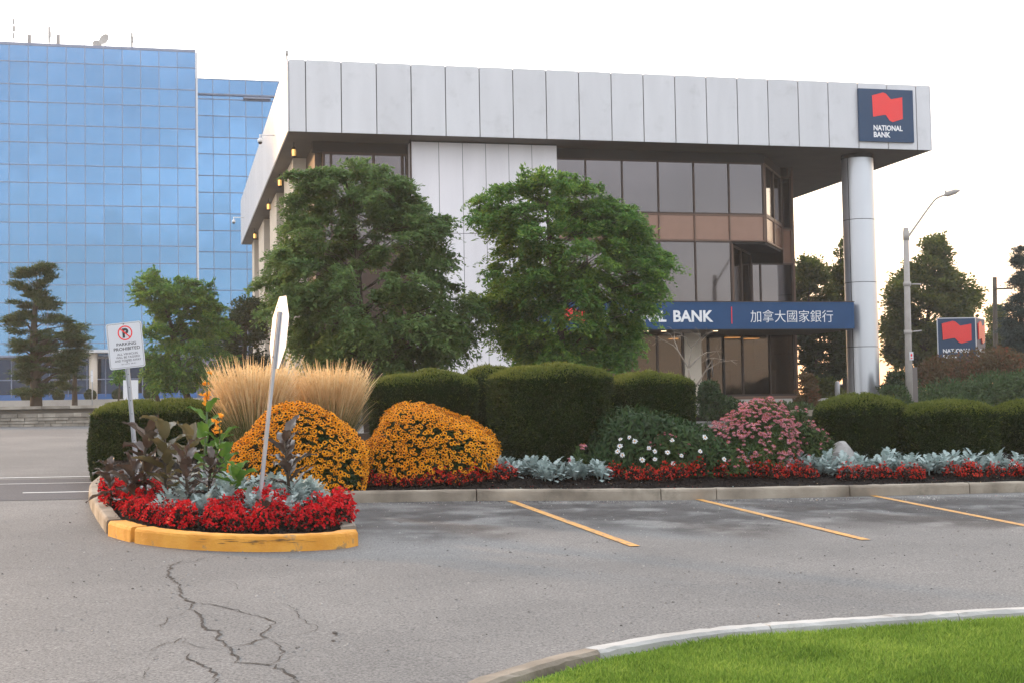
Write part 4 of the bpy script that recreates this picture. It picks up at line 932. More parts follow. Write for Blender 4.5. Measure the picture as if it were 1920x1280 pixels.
tree('maple_tree', 'big back-lit maple behind the street lamp and the pylon sign', 75,
     [(447, 1742, 1768), (470, 1722, 1782), (500, 1690, 1800), (530, 1662, 1820), (548, 1652, 1846), (580, 1655, 1842), (610, 1650, 1836), (650, 1650, 1800), (680, 1660, 1790), (705, 1690, 1760)], (1722, 752), 'maple', 240, 200, .75, .21, .13, .7, .1, 34, .2, zb=1.2)
tree('spruce_tree', 'blue-grey spruce with a pointed top at the edge of the view', 64,
     [(458, 1910, 1914), (490, 1903, 1921), (520, 1893, 1933), (560, 1880, 1948), (600, 1872, 1962), (640, 1870, 1975), (690, 1862, 1985)], (1916, 750), 'spruce', 170, 320, .55, .15, .035, .45, .35, 35, .18, zb=1.2, limbs=.4)
tree('broad_tree', 'low green tree between the pylon sign and the spruce', 88, [(575, 1850, 1880), (610, 1838, 1905), (650, 1832, 1910), (695, 1840, 1900)], (1868, 750), 'maple', 46, 180, .8, .22, .13, .7, .1, 36, .14, zb=1.2)

# ball shrubs before the blue block
sp_proto = None
for i, px in enumerate((50, 110, 169, 221, 280)):
    c = at(px, 741, 96); c[2] = 2.86 + .40
    if sp_proto is None:
        t = thing('ball_shrub', '', 'shrub', c - bz * .45, 0, 'clipped ball shrubs before the blue block'); r_ = np.random.default_rng(40)
        s = sph(3500, r_); m = MB(); rr = .40 * (1 + .05 * np.sin(s[:, :1] * 9)); P = c + s * rr * r_.uniform(.85, 1.03, (3500, 1))
        m.cards(P, r_.normal(0, 1, (3500, 3)), s + r_.normal(0, .4, (3500, 3)), .09, .05); m.build('leaves', M['hedge'], t)
        a = MB(); a.tube([c - bz * .5, c], .05, 8); a.build('stem', M['bark'], t); sp_proto = t; o_ = c - bz * .45; t0 = t
    else: t = copy_tree(t0, c - bz * .45, i * 1.3)
    t['label'] = ('clipped ball shrub left of the leftmost pine trunk', 'clipped ball shrub right of the leftmost pine trunk', 'clipped ball shrub at the foot of the pale porch column',
                  'clipped ball shrub beside the thin young tree', 'clipped ball shrub between the white box and the layered locust')[i]

# hedges
def hedge(label, d, x0, x1, ytop, ybot, depth, seed, nleaf=15000, taper=.88, ex=3.2, zbot=None, tilt=0.0, name='clipped_hedge', domef=.17):
    r_ = np.random.default_rng(seed)
    pl, pr2, pt_, pb = at(x0, (ytop + ybot) / 2, d), at(x1, (ytop + ybot) / 2, d), at((x0 + x1) / 2, ytop, d), at((x0 + x1) / 2, ybot, d)
    c = np.array([(pl[0] + pr2[0]) / 2, d, 0]); a_ = (pr2[0] - pl[0]) / 2; zb_ = pb[2] if zbot is None else zbot; zt_ = pt_[2]; b_ = depth / 2
    t = thing(name, label, 'hedge', np.array([c[0], c[1], zb_]), TH, 'clipped yew hedges in the bed')
    f = [r_.uniform(0, 6) for _ in range(6)]
    def surf(th_, v):                    # v 0 bottom .. 1 top centre
        # side part v<.7, dome v>.7
        cs, sn = np.cos(th_), np.sin(th_); e_ = 2 / ex
        ux, uy = np.sign(cs) * np.abs(cs) ** e_, np.sign(sn) * np.abs(sn) ** e_
        side = np.clip(v / .68, 0, 1); top = np.clip((v - .68) / .32, 0, 1)
        hs = zt_ - zb_; dome = domef * hs
        rr = (taper + (1 - taper) * side ** .7) * np.where(top > 0, np.cos(top * PI / 2) ** .62, 1)
        z_ = np.where(top > 0, zt_ - dome + dome * np.sin(top * PI / 2) ** 1.1, zb_ + (hs - dome) * side)
        lump = 1 + .022 * np.sin(3 * th_ + f[0] + 4 * v) + .018 * np.sin(5 * th_ + f[1] - 6 * v) + .012 * np.sin(9 * th_ + f[2] + 9 * v)
        z_ = z_ + top * (.025 * hs * np.sin(2.2 * ux * 1.5 + f[3]) + .012 * np.sin(5 * ux + 4 * uy + f[4])) + tilt * ux * top
        x_, y_ = ux * rr * lump * a_, uy * rr * lump * b_
        return np.stack([c[0] + x_ * bu[0] - y_ * bu[1], c[1] + x_ * bu[1] + y_ * bu[0], z_], -1)
    TT, VV = np.meshgrid(np.linspace(0, 2 * PI, 64, endpoint=False), np.linspace(0, .995, 36), indexing='xy')
    P = surf(TT, VV); cen = np.array([c[0], c[1], (zb_ + zt_) / 2])
    m = MB(); m.grid(cen + (P - cen) * .975, 0, True, True); m.build('core', M['hedge_core'], t)
    # leaf fuzz spread by area
    k = nleaf * 5; th_ = r_.uniform(0, 2 * PI, k); v = r_.uniform(0, .995, k); e0 = 1e-3
    p0 = surf(th_, v); pa, pb2 = surf(th_ + e0, v), surf(th_, np.minimum(v + e0, .999)); nv = np.cross(pa - p0, pb2 - p0); ar = np.linalg.norm(nv, axis=1)
    pr3 = ar / ar.sum(); ii = r_.choice(k, nleaf, replace=True, p=pr3)
    p0, nv, v = p0[ii], nrm(nv[ii]), v[ii]
    out = ((p0 - cen) * nv).sum(1) < 0; nv[out] *= -1
    p0 = p0 + nv * r_.normal(.0, .012, (nleaf, 1)) - nv * .004
    A_ = nv * .75 + r_.normal(0, .6, (nleaf, 3)) + [0, 0, .35]
    topm = (nv[:, 2] + r_.normal(0, .14, nleaf)) > .55  # leaves facing up take the lit top colour
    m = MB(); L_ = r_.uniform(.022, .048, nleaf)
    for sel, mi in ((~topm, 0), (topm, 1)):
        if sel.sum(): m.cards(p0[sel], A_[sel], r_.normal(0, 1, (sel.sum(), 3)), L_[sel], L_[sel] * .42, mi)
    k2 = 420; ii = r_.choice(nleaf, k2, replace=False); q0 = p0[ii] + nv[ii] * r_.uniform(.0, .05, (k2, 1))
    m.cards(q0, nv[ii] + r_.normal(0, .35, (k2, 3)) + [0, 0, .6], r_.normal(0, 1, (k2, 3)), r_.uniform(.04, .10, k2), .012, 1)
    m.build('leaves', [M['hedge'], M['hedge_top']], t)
    return t
hedge('long low clipped hedge at the left end of the bed, behind the parking prohibited sign', 22.3, 176, 425, 752, 905, 1.9, 1, 52000, .95, 3.6)
hedge('clipped hedge right behind the second orange flower mound', 23.2, 694, 892, 697, 880, 1.7, 2, 34000, .92, tilt=.02)
hedge('narrow dark clipped hedge squeezed behind the tallest hedge', 24.2, 868, 975, 688, 880, 1.3, 3, 20000, .95)
hedge('tallest broad clipped hedge in the middle of the bed', 21.6, 916, 1140, 685, 865, 1.7, 4, 50000, .84)
hedge('clipped hedge to the right of the tallest hedge, behind the white daisies', 23.2, 1124, 1297, 699, 860, 1.6, 5, 34000, .93)
hedge('round clipped hedge below the metal column', 23.0, 1531, 1700, 740, 862, 1.5, 6, 32000, .80, 2.2, domef=.30)
hedge('round clipped hedge in front of the street lamp, middle of the right hand three', 22.6, 1681, 1872, 751, 866, 1.5, 7, 34000, .83, 2.3, domef=.27)
hedge('clipped hedge cut off by the edge of the view', 23.6, 1862, 2060, 750, 860, 1.5, 8, 28000, .83, 2.3, domef=.27)

# spreading shrubs at the right
def mound(name, label, cat, d, rows, leaf, depth, n, ll, lw, seed, zb=1.3, axis_up=.2, lumps=14, per_part='leaves'):
    r_ = np.random.default_rng(seed); E_ = np.array(crown_rows(d, rows)); zs = E_[:, 0]
    cx = (E_[0, 1] + E_[0, 2]) / 2; t = thing(name, label, cat, np.array([cx, d, zb]))
    nl = lumps * 8; z = r_.uniform(zb, zs[-1], nl); xl = np.interp(z, zs, E_[:, 1]); xr = np.interp(z, zs, E_[:, 2])
    k = r_.uniform(-1, 1, nl); s_ = (E_[:, 2] - E_[:, 1]).max() / 2 / math.sqrt(lumps) * .9
    C = np.c_[(xl + xr) / 2 + k * np.maximum((xr - xl) / 2 - s_ * .7, .05), d + r_.uniform(-1, 1, nl) * depth * np.sqrt(1 - .8 * k ** 2), z - s_ * .35]
    idx = r_.integers(0, nl, n); off = sph(n, r_); rad = r_.uniform(.3, 1.05, n) ** .6; off2 = off * rad[:, None] * s_ * [1.15, 1, .75]
    P = C[idx] + off2; A_ = off + r_.normal(0, .5, (n, 3)) + [0, 0, axis_up]
    m = MB(); m.cards(P, A_, off + r_.normal(0, .6, (n, 3)), ll * r_.uniform(.6, 1.3, n), lw * r_.uniform(.6, 1.3, n)); m.build(per_part, M[leaf], t)
    w = MB()
    for i in range(10): c = C[r_.integers(0, nl)]; w.tube([np.array([cx + r_.normal(0, .2), d, zb - .1]), (c + [cx, d, zb]) / 2 + [0, 0, .1], c], [.04, .025, .01], 5)
    w.build('branches', M['bark'], t)
    return t
mound('juniper_shrub', 'spreading green juniper below the autumn coloured bush', 'shrub', 50, [(762, 1680, 1960), (740, 1690, 1960), (722, 1722, 1960), (712, 1780, 1960), (703, 1860, 1960)], 'juniper', 2.0, 26000, .16, .05, 51)
mound('juniper_shrub', 'small green juniper sprig at the foot of the metal column', 'shrub', 46, [(760, 1640, 1715), (745, 1636, 1712), (732, 1640, 1705), (726, 1650, 1690)], 'juniper', .7, 6000, .14, .05, 52, lumps=8)
mound('autumn_bush', 'broad reddish brown bush below the pylon sign', 'bush', 56, [(745, 1700, 1990), (715, 1706, 1990), (690, 1716, 1985), (672, 1745, 1970), (660, 1790, 1900)], 'redbush', 2.4, 34000, .15, .07, 53, lumps=22)
mound('leafy_shrub', 'olive green shrub between the metal column and the street lamp', 'shrub', 53, [(750, 1645, 1715), (725, 1648, 1720), (705, 1655, 1715), (696, 1668, 1705)], 'leafdark', 1.0, 6000, .15, .07, 54, lumps=8)
mound('autumn_bush', 'small red leaved bush beside the lobby glass', 'bush', 46, [(765, 1488, 1535), (745, 1488, 1540), (725, 1492, 1535), (700, 1500, 1525)], 'redbush', .5, 4500, .11, .05, 55, lumps=7, zb=1.7)
mound('leafy_shrub', 'yellow green shrub glimpsed under the canopy beyond the lobby', 'shrub', 58, [(742, 1515, 1575), (725, 1515, 1580), (708, 1520, 1565)], 'maple', .8, 4500, .15, .08, 56, lumps=8)
mound('leafy_shrub', 'dark low shrub by the bank entrance pier', 'shrub', 45, [(775, 1300, 1400), (752, 1300, 1395), (735, 1310, 1345), (715, 1320, 1335)], 'bedleaf', .7, 7000, .13, .05, 57, lumps=10, zb=1.5)
mound('leafy_shrub', 'long dark shrub row under the lobby glass', 'shrub', 43, [(790, 1380, 1540), (770, 1385, 1535), (757, 1400, 1520)], 'leafdark', .7, 8000, .13, .06, 58, lumps=12, zb=1.4)

# bare sapling by the entrance
t = thing('bare_tree', 'small bare grey tree by the bank entrance pier', 'tree', at(1300, 770, 43)); wd = MB(); r_ = np.random.default_rng(61)
def twig(p, v, L, r0, dep):
    e_ = p + v * L; m_ = (p + e_) / 2 + r_.normal(0, .05 * L, 3); wd.tube([p, m_, e_], [r0, r0 * .8, r0 * .6], 6, cap=False)
    if dep:
        for k_ in range(2 if dep > 1 else 3): twig(e_, nrm(v + r_.normal(0, .55, 3) * [1.3, .8, .5] + [0, 0, -.12 * (4 - dep)]), L * r_.uniform(.55, .8), r0 * .6, dep - 1)
b_ = at(1300, 785, 43); k_ = at(1291, 690, 43); wd.tube([b_, (b_ + k_) / 2 + [.03, 0, 0], k_], [.06, .05, .04], 8)
for v in ((-.5, .1, .9), (.15, -.1, 1), (.75, .1, .7)): twig(k_, nrm(np.array(v)), .62, .026, 4)
k2 = at(1296, 735, 43); twig(k2, nrm(np.array([.6, -.2, .9])), .8, .03, 3)
wd.build('branches', M['palebark'], t)

# ================================================================== STREET FURNITURE AT THE RIGHT
LD = 46
t = thing('street_lamp', 'tall grey street lamp with one curved arm above the round hedges', 'street lamp', at(1705, 760, LD))
a = MB(); b_ = at(1705.5, 768, LD); tp = at(1698.5, 428, LD); a.tube([b_ + (tp - b_) * s for s in (0, .5, 1)], [.125, .105, .085], 14); a.build('pole', M['lamp_steel'], t)
a = MB(); P = smoothline([at(1701, 447, LD), at(1722, 417, LD), at(1745, 385, LD), at(1757, 372, LD), at(1772, 366, LD)], 24); a.tube(P, np.linspace(.035, .028, 24), 8)
a.tube([tp - bz * .1, tp - bz * .4], .10, 12); a.build('arm', M['lamp_steel'], t)
a = MB(); p0, p1 = at(1770, 366.5, LD), at(1800, 357, LD); dd = p1 - p0; a.tube([p0, p0 + dd * .2, p0 + dd * .7, p1], [.03, .09, .085, .02], 10); a.tube([p0 + dd * .1, p0 + dd * .1 + bz * .14], .03, 8); a.build('lamp_head', M['lamp_steel'], t)
for x0, x1, y0, y1 in ((1699, 1727, 533, 533), (1700, 1728, 623, 620)):
    a = MB(); a.tube([at(x0, y0, LD), at(x1, y1, LD)], .022, 8); a.tube([at(x0 + 2, y0 - 4, LD), at(x0 + 2, y0 + 4, LD)], .125, 12); a.build('banner_bracket', M['lamp_steel'], t)
s_ = thing('no_parking_sign', 'tiny white sign with a red symbol strapped to the street lamp', 'sign', at(1709, 674, LD - .18))
a = MB(); o = at(1705.5, 674.5, LD - .16); w_ = at(1713, 674.5, LD - .16) - o; h_ = bz * .27; a.obox(o, w_, [0, .012, 0], h_); a.build('sign_sheet', M['signwhite'], s_)
a = MB(); c = o + w_ / 2 + h_ * .6; a.poly([c + np.array([.032 * math.cos(k), -.004, .05 * math.sin(k)]) for k in np.linspace(0, 2 * PI, 14, endpoint=False)])
a.obox(c + [-.03, -.004, -.12], [.06, 0, 0], [0, .002, 0], [0, 0, .035]); a.build('red_symbol', M['red'], s_)
t = thing('utility_box_post', 'short dark grey post right beside the street lamp', 'post', at(1716, 758, LD + .5)); a = MB(); b_ = at(1716, 765, LD + .5)
a.obox(b_ - [.08, .08, .3], [.165, 0, 0], [0, .16, 0], [0, 0, 1.62]); a.obox(b_ + [-.09, -.09, 1.321], [.185, 0, 0], [0, .18, 0], [0, 0, .04]); a.build('post', M['greypost'], t)
# pylon sign
PD = 64; c0 = at(1757, 598, PD); c1 = at(1829, 597, PD); zb_ = at(1757, 690, PD)[2]
t = thing('pylon_sign', 'blue box pylon sign with red folded flags above the reddish bush', 'sign', np.array([c0[0] + .9, PD, 1.3]))
wv = c1 - c0; wv[2] = 0; W_ = np.linalg.norm(wv); ax1 = wv / W_; q1 = at(1846, 598, PD + 1.5) - c1; q1[2] = 0; D_ = np.linalg.norm(q1); ax2 = q1 / D_
zt_ = c0[2]; a = MB(); o = np.array([c0[0], c0[1], zt_ - 2.75]); ax2 = q1 / D_
a.obox(o, ax1 * W_, ax2 * D_, bz * 2.75); a.build('box', M['bluesign'], t)
a = MB()
for p_ in (o - ax1 * .02, o + ax1 * (W_ - .02)): a.obox(p_ - ax2 * .02, ax1 * .04, ax2 * .019, bz * 2.75)
a.obox(o + bz * 2.751, ax1 * W_, ax2 * D_, bz * .04); a.build('edge_trim', M['panel'], t)
a = MB(); flag(a, o - ax2 * .004 * 0 + np.cross(ax1, bz) * .003, ax1, bz, flagpts(.20, W_ - .22, 1.62, 2.64), .05); a.build('flag_emblem', M['red'], t)
o2 = o + ax1 * W_; ap = ax2; a = MB(); flag(a, o2 + np.cross(ap, bz) * .003, ap, bz, flagpts(D_ * .2, D_ * .85, 1.62, 2.64), .05); a.build('flag_emblem', M['red'], t)
a = MB(); lettering(a, 'NATIONAL', o + np.cross(ax1, bz) * .003, ax1, bz, .22, W_ - .24, 1.20, 1.39, .03, 0, .01); a.build('lettering', M['white'], t); a = MB(); lettering(a, 'BANK', o + np.cross(ax1, bz) * .003, ax1, bz, .22, W_ * .52, .93, 1.12, .03, 0, .01); a.build('lettering', M['white'], t)
a = MB(); lettering(a, 'NATIONAL', o2 + np.cross(ap, bz) * .003, ap, bz, D_ * .2, D_ * .85, 1.20, 1.39, .03, 0, .01); a.build('lettering', M['white'], t); a = MB(); lettering(a, 'BANK', o2 + np.cross(ap, bz) * .003, ap, bz, D_ * .2, D_ * .55, .93, 1.12, .03, 0, .01); a.build('lettering', M['white'], t)
a = MB(); a.obox(o + ax1 * W_ * .25 + ax2 * D_ * .3 - bz * 1.2, ax1 * W_ * .5, ax2 * D_ * .4, bz * 1.199); a.build('base', M['greypost'], t)
# utility pole
t = thing('utility_pole', 'thin brown utility pole with a short cross arm beside the spruce', 'utility pole', at(1867, 745, 82)); a = MB(); b_ = at(1868, 760, 82); tp = at(1865, 520, 82); a.tube([b_, tp], [.16, .12], 10); a.build('pole', M['bark'], t)
a = MB(); a.tube([at(1866, 542, 81.8), at(1898, 541, 81.8)], .05, 8); a.build('cross_arm', M['bark'], t)
# pale bollard and parked car glimpsed under the canopy
t = thing('marker_post', 'pale post standing under the end of the canopy', 'post', at(1570, 745, 57)); a = MB(); b_ = at(1570, 748, 57); tp = at(1570, 714, 57); a.tube([b_, tp - bz * .05, tp], [.10, .10, .05], 12); a.build('post', M['panel'], t)
t = thing('parked_car', 'white parked car half hidden behind the metal column', 'car', at(1584, 740, 78)); cx, cy, cz = at(1584, 740, 78); cz = 1.45
a = MB(); prof = [(-2.1, .35), (-2.1, .75), (-1.3, .92), (-.7, 1.42), (.8, 1.45), (1.5, .95), (2.1, .85), (2.15, .35)]
V = np.array([[cx + x, cy + s, cz + z] for s in (-.85, .85) for x, z in prof]); n = len(prof); k = np.arange(n); j = (k + 1) % n
a.add(V, np.c_[k, k + n, j + n, j]); a.F.append((k[None, ::-1], 0, False)); a.F.append((k[None] + n, 0, False)); a.build('body', M['carwhite'], t)
a = MB(); a.poly([[cx - 1.1, cy - .856, cz + .95], [cx + 1.3, cy - .856, cz + .95], [cx + .75, cy - .856, cz + 1.36], [cx - .6, cy - .856, cz + 1.36]]); a.build('side_window', M['bluedark'], t)
for x in (-1.35, 1.35):
    a = MB(); a.tube([[cx + x, cy - .88, cz + .33], [cx + x, cy - .66, cz + .33]], .33, 18); a.build('wheel', M['tyre'], t)
# concrete block and boulder in the bed
t = tag(MB().obox(at(1500, 779, 30), at(1536, 779, 30) - at(1500, 779, 30), [-.1, .5, 0], [0, 0, .13]).build('concrete_kerb_block', M['kerb'], origin=at(1518, 779, 30)), 'grey concrete slab edge behind the pink coneflowers', 'slab')
c = at(1574, 858, 21.2); r_ = np.random.default_rng(66); TT, VV = np.meshgrid(np.linspace(0, 2 * PI, 14, endpoint=False), np.linspace(-PI / 2, PI / 2, 9)); dirs = np.stack([np.cos(TT) * np.cos(VV), np.sin(TT) * np.cos(VV), np.sin(VV)], -1)
rad = 1 + .12 * np.sin(dirs[..., :1] * 5 + 1) + .1 * np.sin(dirs[..., 1:2] * 6) + .08 * np.sin(dirs[..., 2:] * 7 + dirs[..., :1] * 4)
tag(MB().grid(c + dirs * rad * [.26, .2, .22], 0, False, True).build('boulder', M['rock'], origin=c), 'grey boulder between the coneflowers and the round hedge', 'boulder')

# white box and small sign on the stone wall
t = thing('white_notice_board', 'small white notice board above the stone wall behind the sign post', 'notice board', at(245, 760, 44.5)); a = MB(); o = at(231, 752, 44.5); a.obox(o, at(258.5, 751.5, 44.5) - o, [0, .06, 0], bz * (at(231, 712, 44.5)[2] - o[2])); a.build('board', M['signwhite'], t)
a = MB(); 
for px in (236, 253): p = at(px, 752, 44.55); a.tube([p - bz * .35, p], .025, 8)
a.build('leg', M['steel'], t)
t = thing('small_street_sign', 'narrow white sign on a thin post near the pale porch column', 'sign', at(173, 752, 70)); a = MB(); b_ = at(173, 762, 70); tp = at(173, 692, 70); a.tube([b_, tp], .03, 8); a.build('post', M['steel'], t)
a = MB(); o = at(170, 715, 69.95); a.obox(o, at(174.5, 715, 69.95) - o, [0, .02, 0], bz * .55); a.build('sign_sheet', M['signwhite'], t)

# ================================================================== SIGNS IN THE ISLAND
# parking prohibited sign, leaning
SD = 18.0
pb, ptp = at(256, 880, SD), at(231, 612, SD)
t = thing('parking_sign', 'white parking prohibited sign on a leaning perforated steel post', 'sign', pb - bz * .1)
updir_ = nrm(ptp - pb)
rgt = nrm(at(261, 606, SD) - at(196, 613.5, SD)); rgt = nrm(rgt + np.array([0, .03, 0])); nrm_s = nrm(np.cross(rgt, updir_)); up_s = np.cross(nrm_s, rgt)
a = MB(); o = pb - updir_ * .25; Lp = np.linalg.norm(ptp - o); wch = .052
a.obox(o - rgt * wch / 2 - nrm_s * .03, rgt * wch, -nrm_s * .004, updir_ * Lp)
for s in (-1, 1): a.obox(o + rgt * (s * wch / 2 - (.006 if s > 0 else 0)) - nrm_s * .0299, rgt * .006, nrm_s * .026, updir_ * Lp)
for k in range(0, 24, 2): q_ = o - nrm_s * .0295 + updir_ * (.12 + k * .085); a.poly([q_ + rgt * .006 * math.cos(v) + updir_ * .006 * math.sin(v) for v in np.linspace(0, 2 * PI, 10, endpoint=False)], 1)
a.build('post', [M['steel'], M['black']], t)
# sheet
bl_ = at(206, 694, SD); wS = .455; hS = .585
o = at(206.5, 693.5, SD) ; o = o
ax, az = rgt, nrm(at(196.5, 613, SD) - o); az = nrm(az - ax * (az @ ax)); nS = np.cross(ax, az)
def rrect(x0, x1, z0, z1, r, n=5):
    P = []
    for cx, cz, a0 in ((x1 - r, z0 + r, -90), (x1 - r, z1 - r, 0), (x0 + r, z1 - r, 90), (x0 + r, z0 + r, 180)):
        for k in np.linspace(0, 90, n): P.append((cx + r * math.cos(R_(a0 + k)), cz + r * math.sin(R_(a0 + k))))
    return P
def plate(mb, pts, o, ax, az, t0, t1, mi=0):
    nn = np.cross(ax, az); P = np.array([o + ax * x + az * z for x, z in pts]); n = len(P); b = mb.n
    mb.add(np.vstack([P + nn * t0, P + nn * t1]), np.arange(n)[None] + n, mi); k = np.arange(n); j = (k + 1) % n
    mb.F.append((np.c_[k, j, j + n, k + n] + b, mi, False)); mb.F.append((k[None, ::-1] + b, mi, False))
a = MB(); plate(a, rrect(0, wS, 0, hS, .03), o, ax, az, -.001, .003); a.build('sign_sheet', M['signwhite'], t)
oo = o + nS * .0036
def ring(mb, cx, cz, r0, r1, o, a0=0, a1=2 * PI, n=40, mi=0):
    an = np.linspace(a0, a1, n); P = np.array([[o + ax * (cx + r * math.cos(k)) + az * (cz + r * math.sin(k)) for k in an] for r in (r1, r0)]); mb.grid(P, mi, False)
a = MB()                                             # thin dark border
bp_ = rrect(.012, wS - .012, .012, hS - .012, .024); bq_ = rrect(.016, wS - .016, .016, hS - .016, .021)
P = np.array([[oo + ax * x + az * z for x, z in bp_ + bp_[:1]], [oo + ax * x + az * z for x, z in bq_ + bq_[:1]]]); a.grid(P, 0, False)
cxs, czs = wS * .52, hS - .135
lettering(a, 'P', oo, ax, az, cxs - .033, cxs + .045, czs - .062, czs + .060, .05)
lettering(a, 'PARKING', oo, ax, az, wS * .25, wS * .80, hS * .50, hS * .565, .018); lettering(a, 'PROHIBITED', oo, ax, az, wS * .16, wS * .90, hS * .395, hS * .465, .018)
lettering(a, 'ALL VEHICLES', oo, ax, az, wS * .24, wS * .82, hS * .295, hS * .34, .008); lettering(a, 'WILL BE TAGGED', oo, ax, az, wS * .20, wS * .87, hS * .225, hS * .27, .008); lettering(a, 'AND TOWED AWAY', oo, ax, az, wS * .16, wS * .90, hS * .15, hS * .197, .008)
lettering(a, 'BY-LAW  80-91', oo, ax, az, wS * .34, wS * .74, hS * .085, hS * .112, .0)
for x, z in ((.5, .965), (.5, .14)): a.poly([oo + nS * .001 + ax * (wS * x + .008 * math.cos(v)) + az * (hS * z + .008 * math.sin(v)) for v in np.linspace(0, 2 * PI, 12, endpoint=False)])
a.build('lettering', M['black'], t)
a = MB(); o3 = oo + nS * .001; ring(a, cxs, czs, .078, .094, o3)
d1 = np.array([-.707, .707]); d2 = np.array([.707, .707])
P = [np.array([cxs, czs]) + d1 * s * .08 + d2 * w_ * .008 for s, w_ in ((-1, -1), (-1, 1), (1, 1), (1, -1))]
a.poly([o3 + nS * .0006 + ax * p_[0] + az * p_[1] for p_ in P][::-1]); a.build('prohibition_ring', M['red'], t)
# octagonal sign seen from behind, almost edge on
OD = 14.8
pb, ptp = at(490, 945, OD), at(526, 586, OD)
ptop = at(527, 585, OD)
t = thing('stop_sign', 'octagonal sign seen from behind, nearly edge on, on a leaning steel post', 'sign', pb - bz * .1)
a = MB(); ud = nrm(ptop - pb); o = pb - ud * .35; L_ = np.linalg.norm(ptop - o); yaw = R_(-67.5)
hx = np.array([math.cos(yaw), math.sin(yaw), 0])              # sheet's horizontal direction
hx = nrm(hx - ud * (hx @ ud)); nO = np.cross(hx, ud)
if nO @ np.array([-1, -.2, 0]) < 0: nO = -nO                  # back of the sheet, towards the sun and the camera
a.obox(o - hx * .028 + nO * .004, hx * .056, nO * .004, ud * L_) if np.dot(np.cross(hx, nO), ud) > 0 else a.obox(o + hx * .028 + nO * .004, -hx * .056, nO * .004, ud * L_)
for s in (-1, 1):
    b0 = o + hx * s * .028 + nO * .006
    e1, e2 = (hx * .005, nO * .030)
    if np.dot(np.cross(e1, e2), ud) < 0: e1 = -e1
    a.obox(b0, e1, e2, ud * L_)
a.build('post', M['steel'], t)
co = at(523, 622, OD); co = ptop - ud * .215; w8 = .38; P = []
for k in range(8):
    an = PI / 8 + k * PI / 4; P.append(co + (hx * math.cos(an) + ud * math.sin(an)) * w8 / math.cos(PI / 8))
P = np.array(P); a = MB(); a.add(np.vstack([P, P - nO * .003]), [[0, 1, 2, 3, 4, 5, 6, 7]]); n = 8; k = np.arange(8); j = (k + 1) % 8
a.F.append((np.c_[k, j, j + n, k + n], 0, False)); a.F.append((k[None, ::-1] + n, 1, False)); a.build('sign_sheet', [M['signwhite'], M['red']], t)
a = MB()
for f_ in (-.26, .26):
    c = co + ud * f_ + nO * .038; a.tube([c, c + nO * .012], .012, 8)
a.build('bolt', M['steel'], t)

# ================================================================== FLOWER BED
def flowers(mb, C, Nn, rad, npet, r_, mi_p=0, mi_c=1, cone=.36, cone_h=.2, droop=.15, pw=.55):
    """daisies: C centres, Nn facing normals"""
    n = len(C); Nn = nrm(Nn); A0 = nrm(np.cross(Nn, r_.normal(0, 1, (n, 3)))); B0 = np.cross(Nn, A0); rad = np.broadcast_to(rad, n)
    for k in range(npet):
        an = 2 * PI * k / npet + r_.uniform(-.12, .12, n); dv = np.cos(an)[:, None] * A0 + np.sin(an)[:, None] * B0
        tv = np.cross(Nn, dv); l = (rad * r_.uniform(.85, 1.1, n))[:, None]; w_ = l * pw * PI / npet
        V = np.stack([C + dv * l * .12, C + dv * l * .62 + tv * w_ - Nn * l * droop * .3, C + dv * l - Nn * l * droop, C + dv * l * .62 - tv * w_ - Nn * l * droop * .3], 1)
        mb.add(V.reshape(-1, 3), np.arange(4 * n).reshape(n, 4), mi_p)
    h_ = rad[:, None] * cone; K = 6; V = [C + Nn * rad[:, None] * cone_h + Nn * h_ * .2]
    for k in range(K): an = 2 * PI * k / K; V.append(C + (math.cos(an) * A0 + math.sin(an) * B0) * h_ + Nn * h_ * .12)
    V = np.stack(V, 1).reshape(-1, 3); b = np.arange(n)[:, None] * (K + 1)
    F = np.concatenate([np.stack([b[:, 0], b[:, 0] + 1 + k, b[:, 0] + 1 + (k + 1) % K], 1) for k in range(K)])
    mb.add(V, F, mi_c)
def dome_points(n, c, a_, b_, h, r_, lo=0.0, lump=.08, seed=0):
    """points on a lumpy half ellipsoid above c"""
    s = sph(n * 3, r_); s = s[s[:, 2] > lo - .0][:n]; s = s / (np.abs(s) ** 2.6).sum(1, keepdims=True) ** (1 / 2.6)
    k = 1 + lump * (np.sin(s[:, 0] * 4 + seed) + np.sin(s[:, 1] * 5 + seed * 2) + np.sin(s[:, 2] * 6 + s[:, 0] * 3 + seed)) / 1.6
    P = c + s * k[:, None] * [a_, b_, h]
    return P, nrm(s / [a_, b_, h])
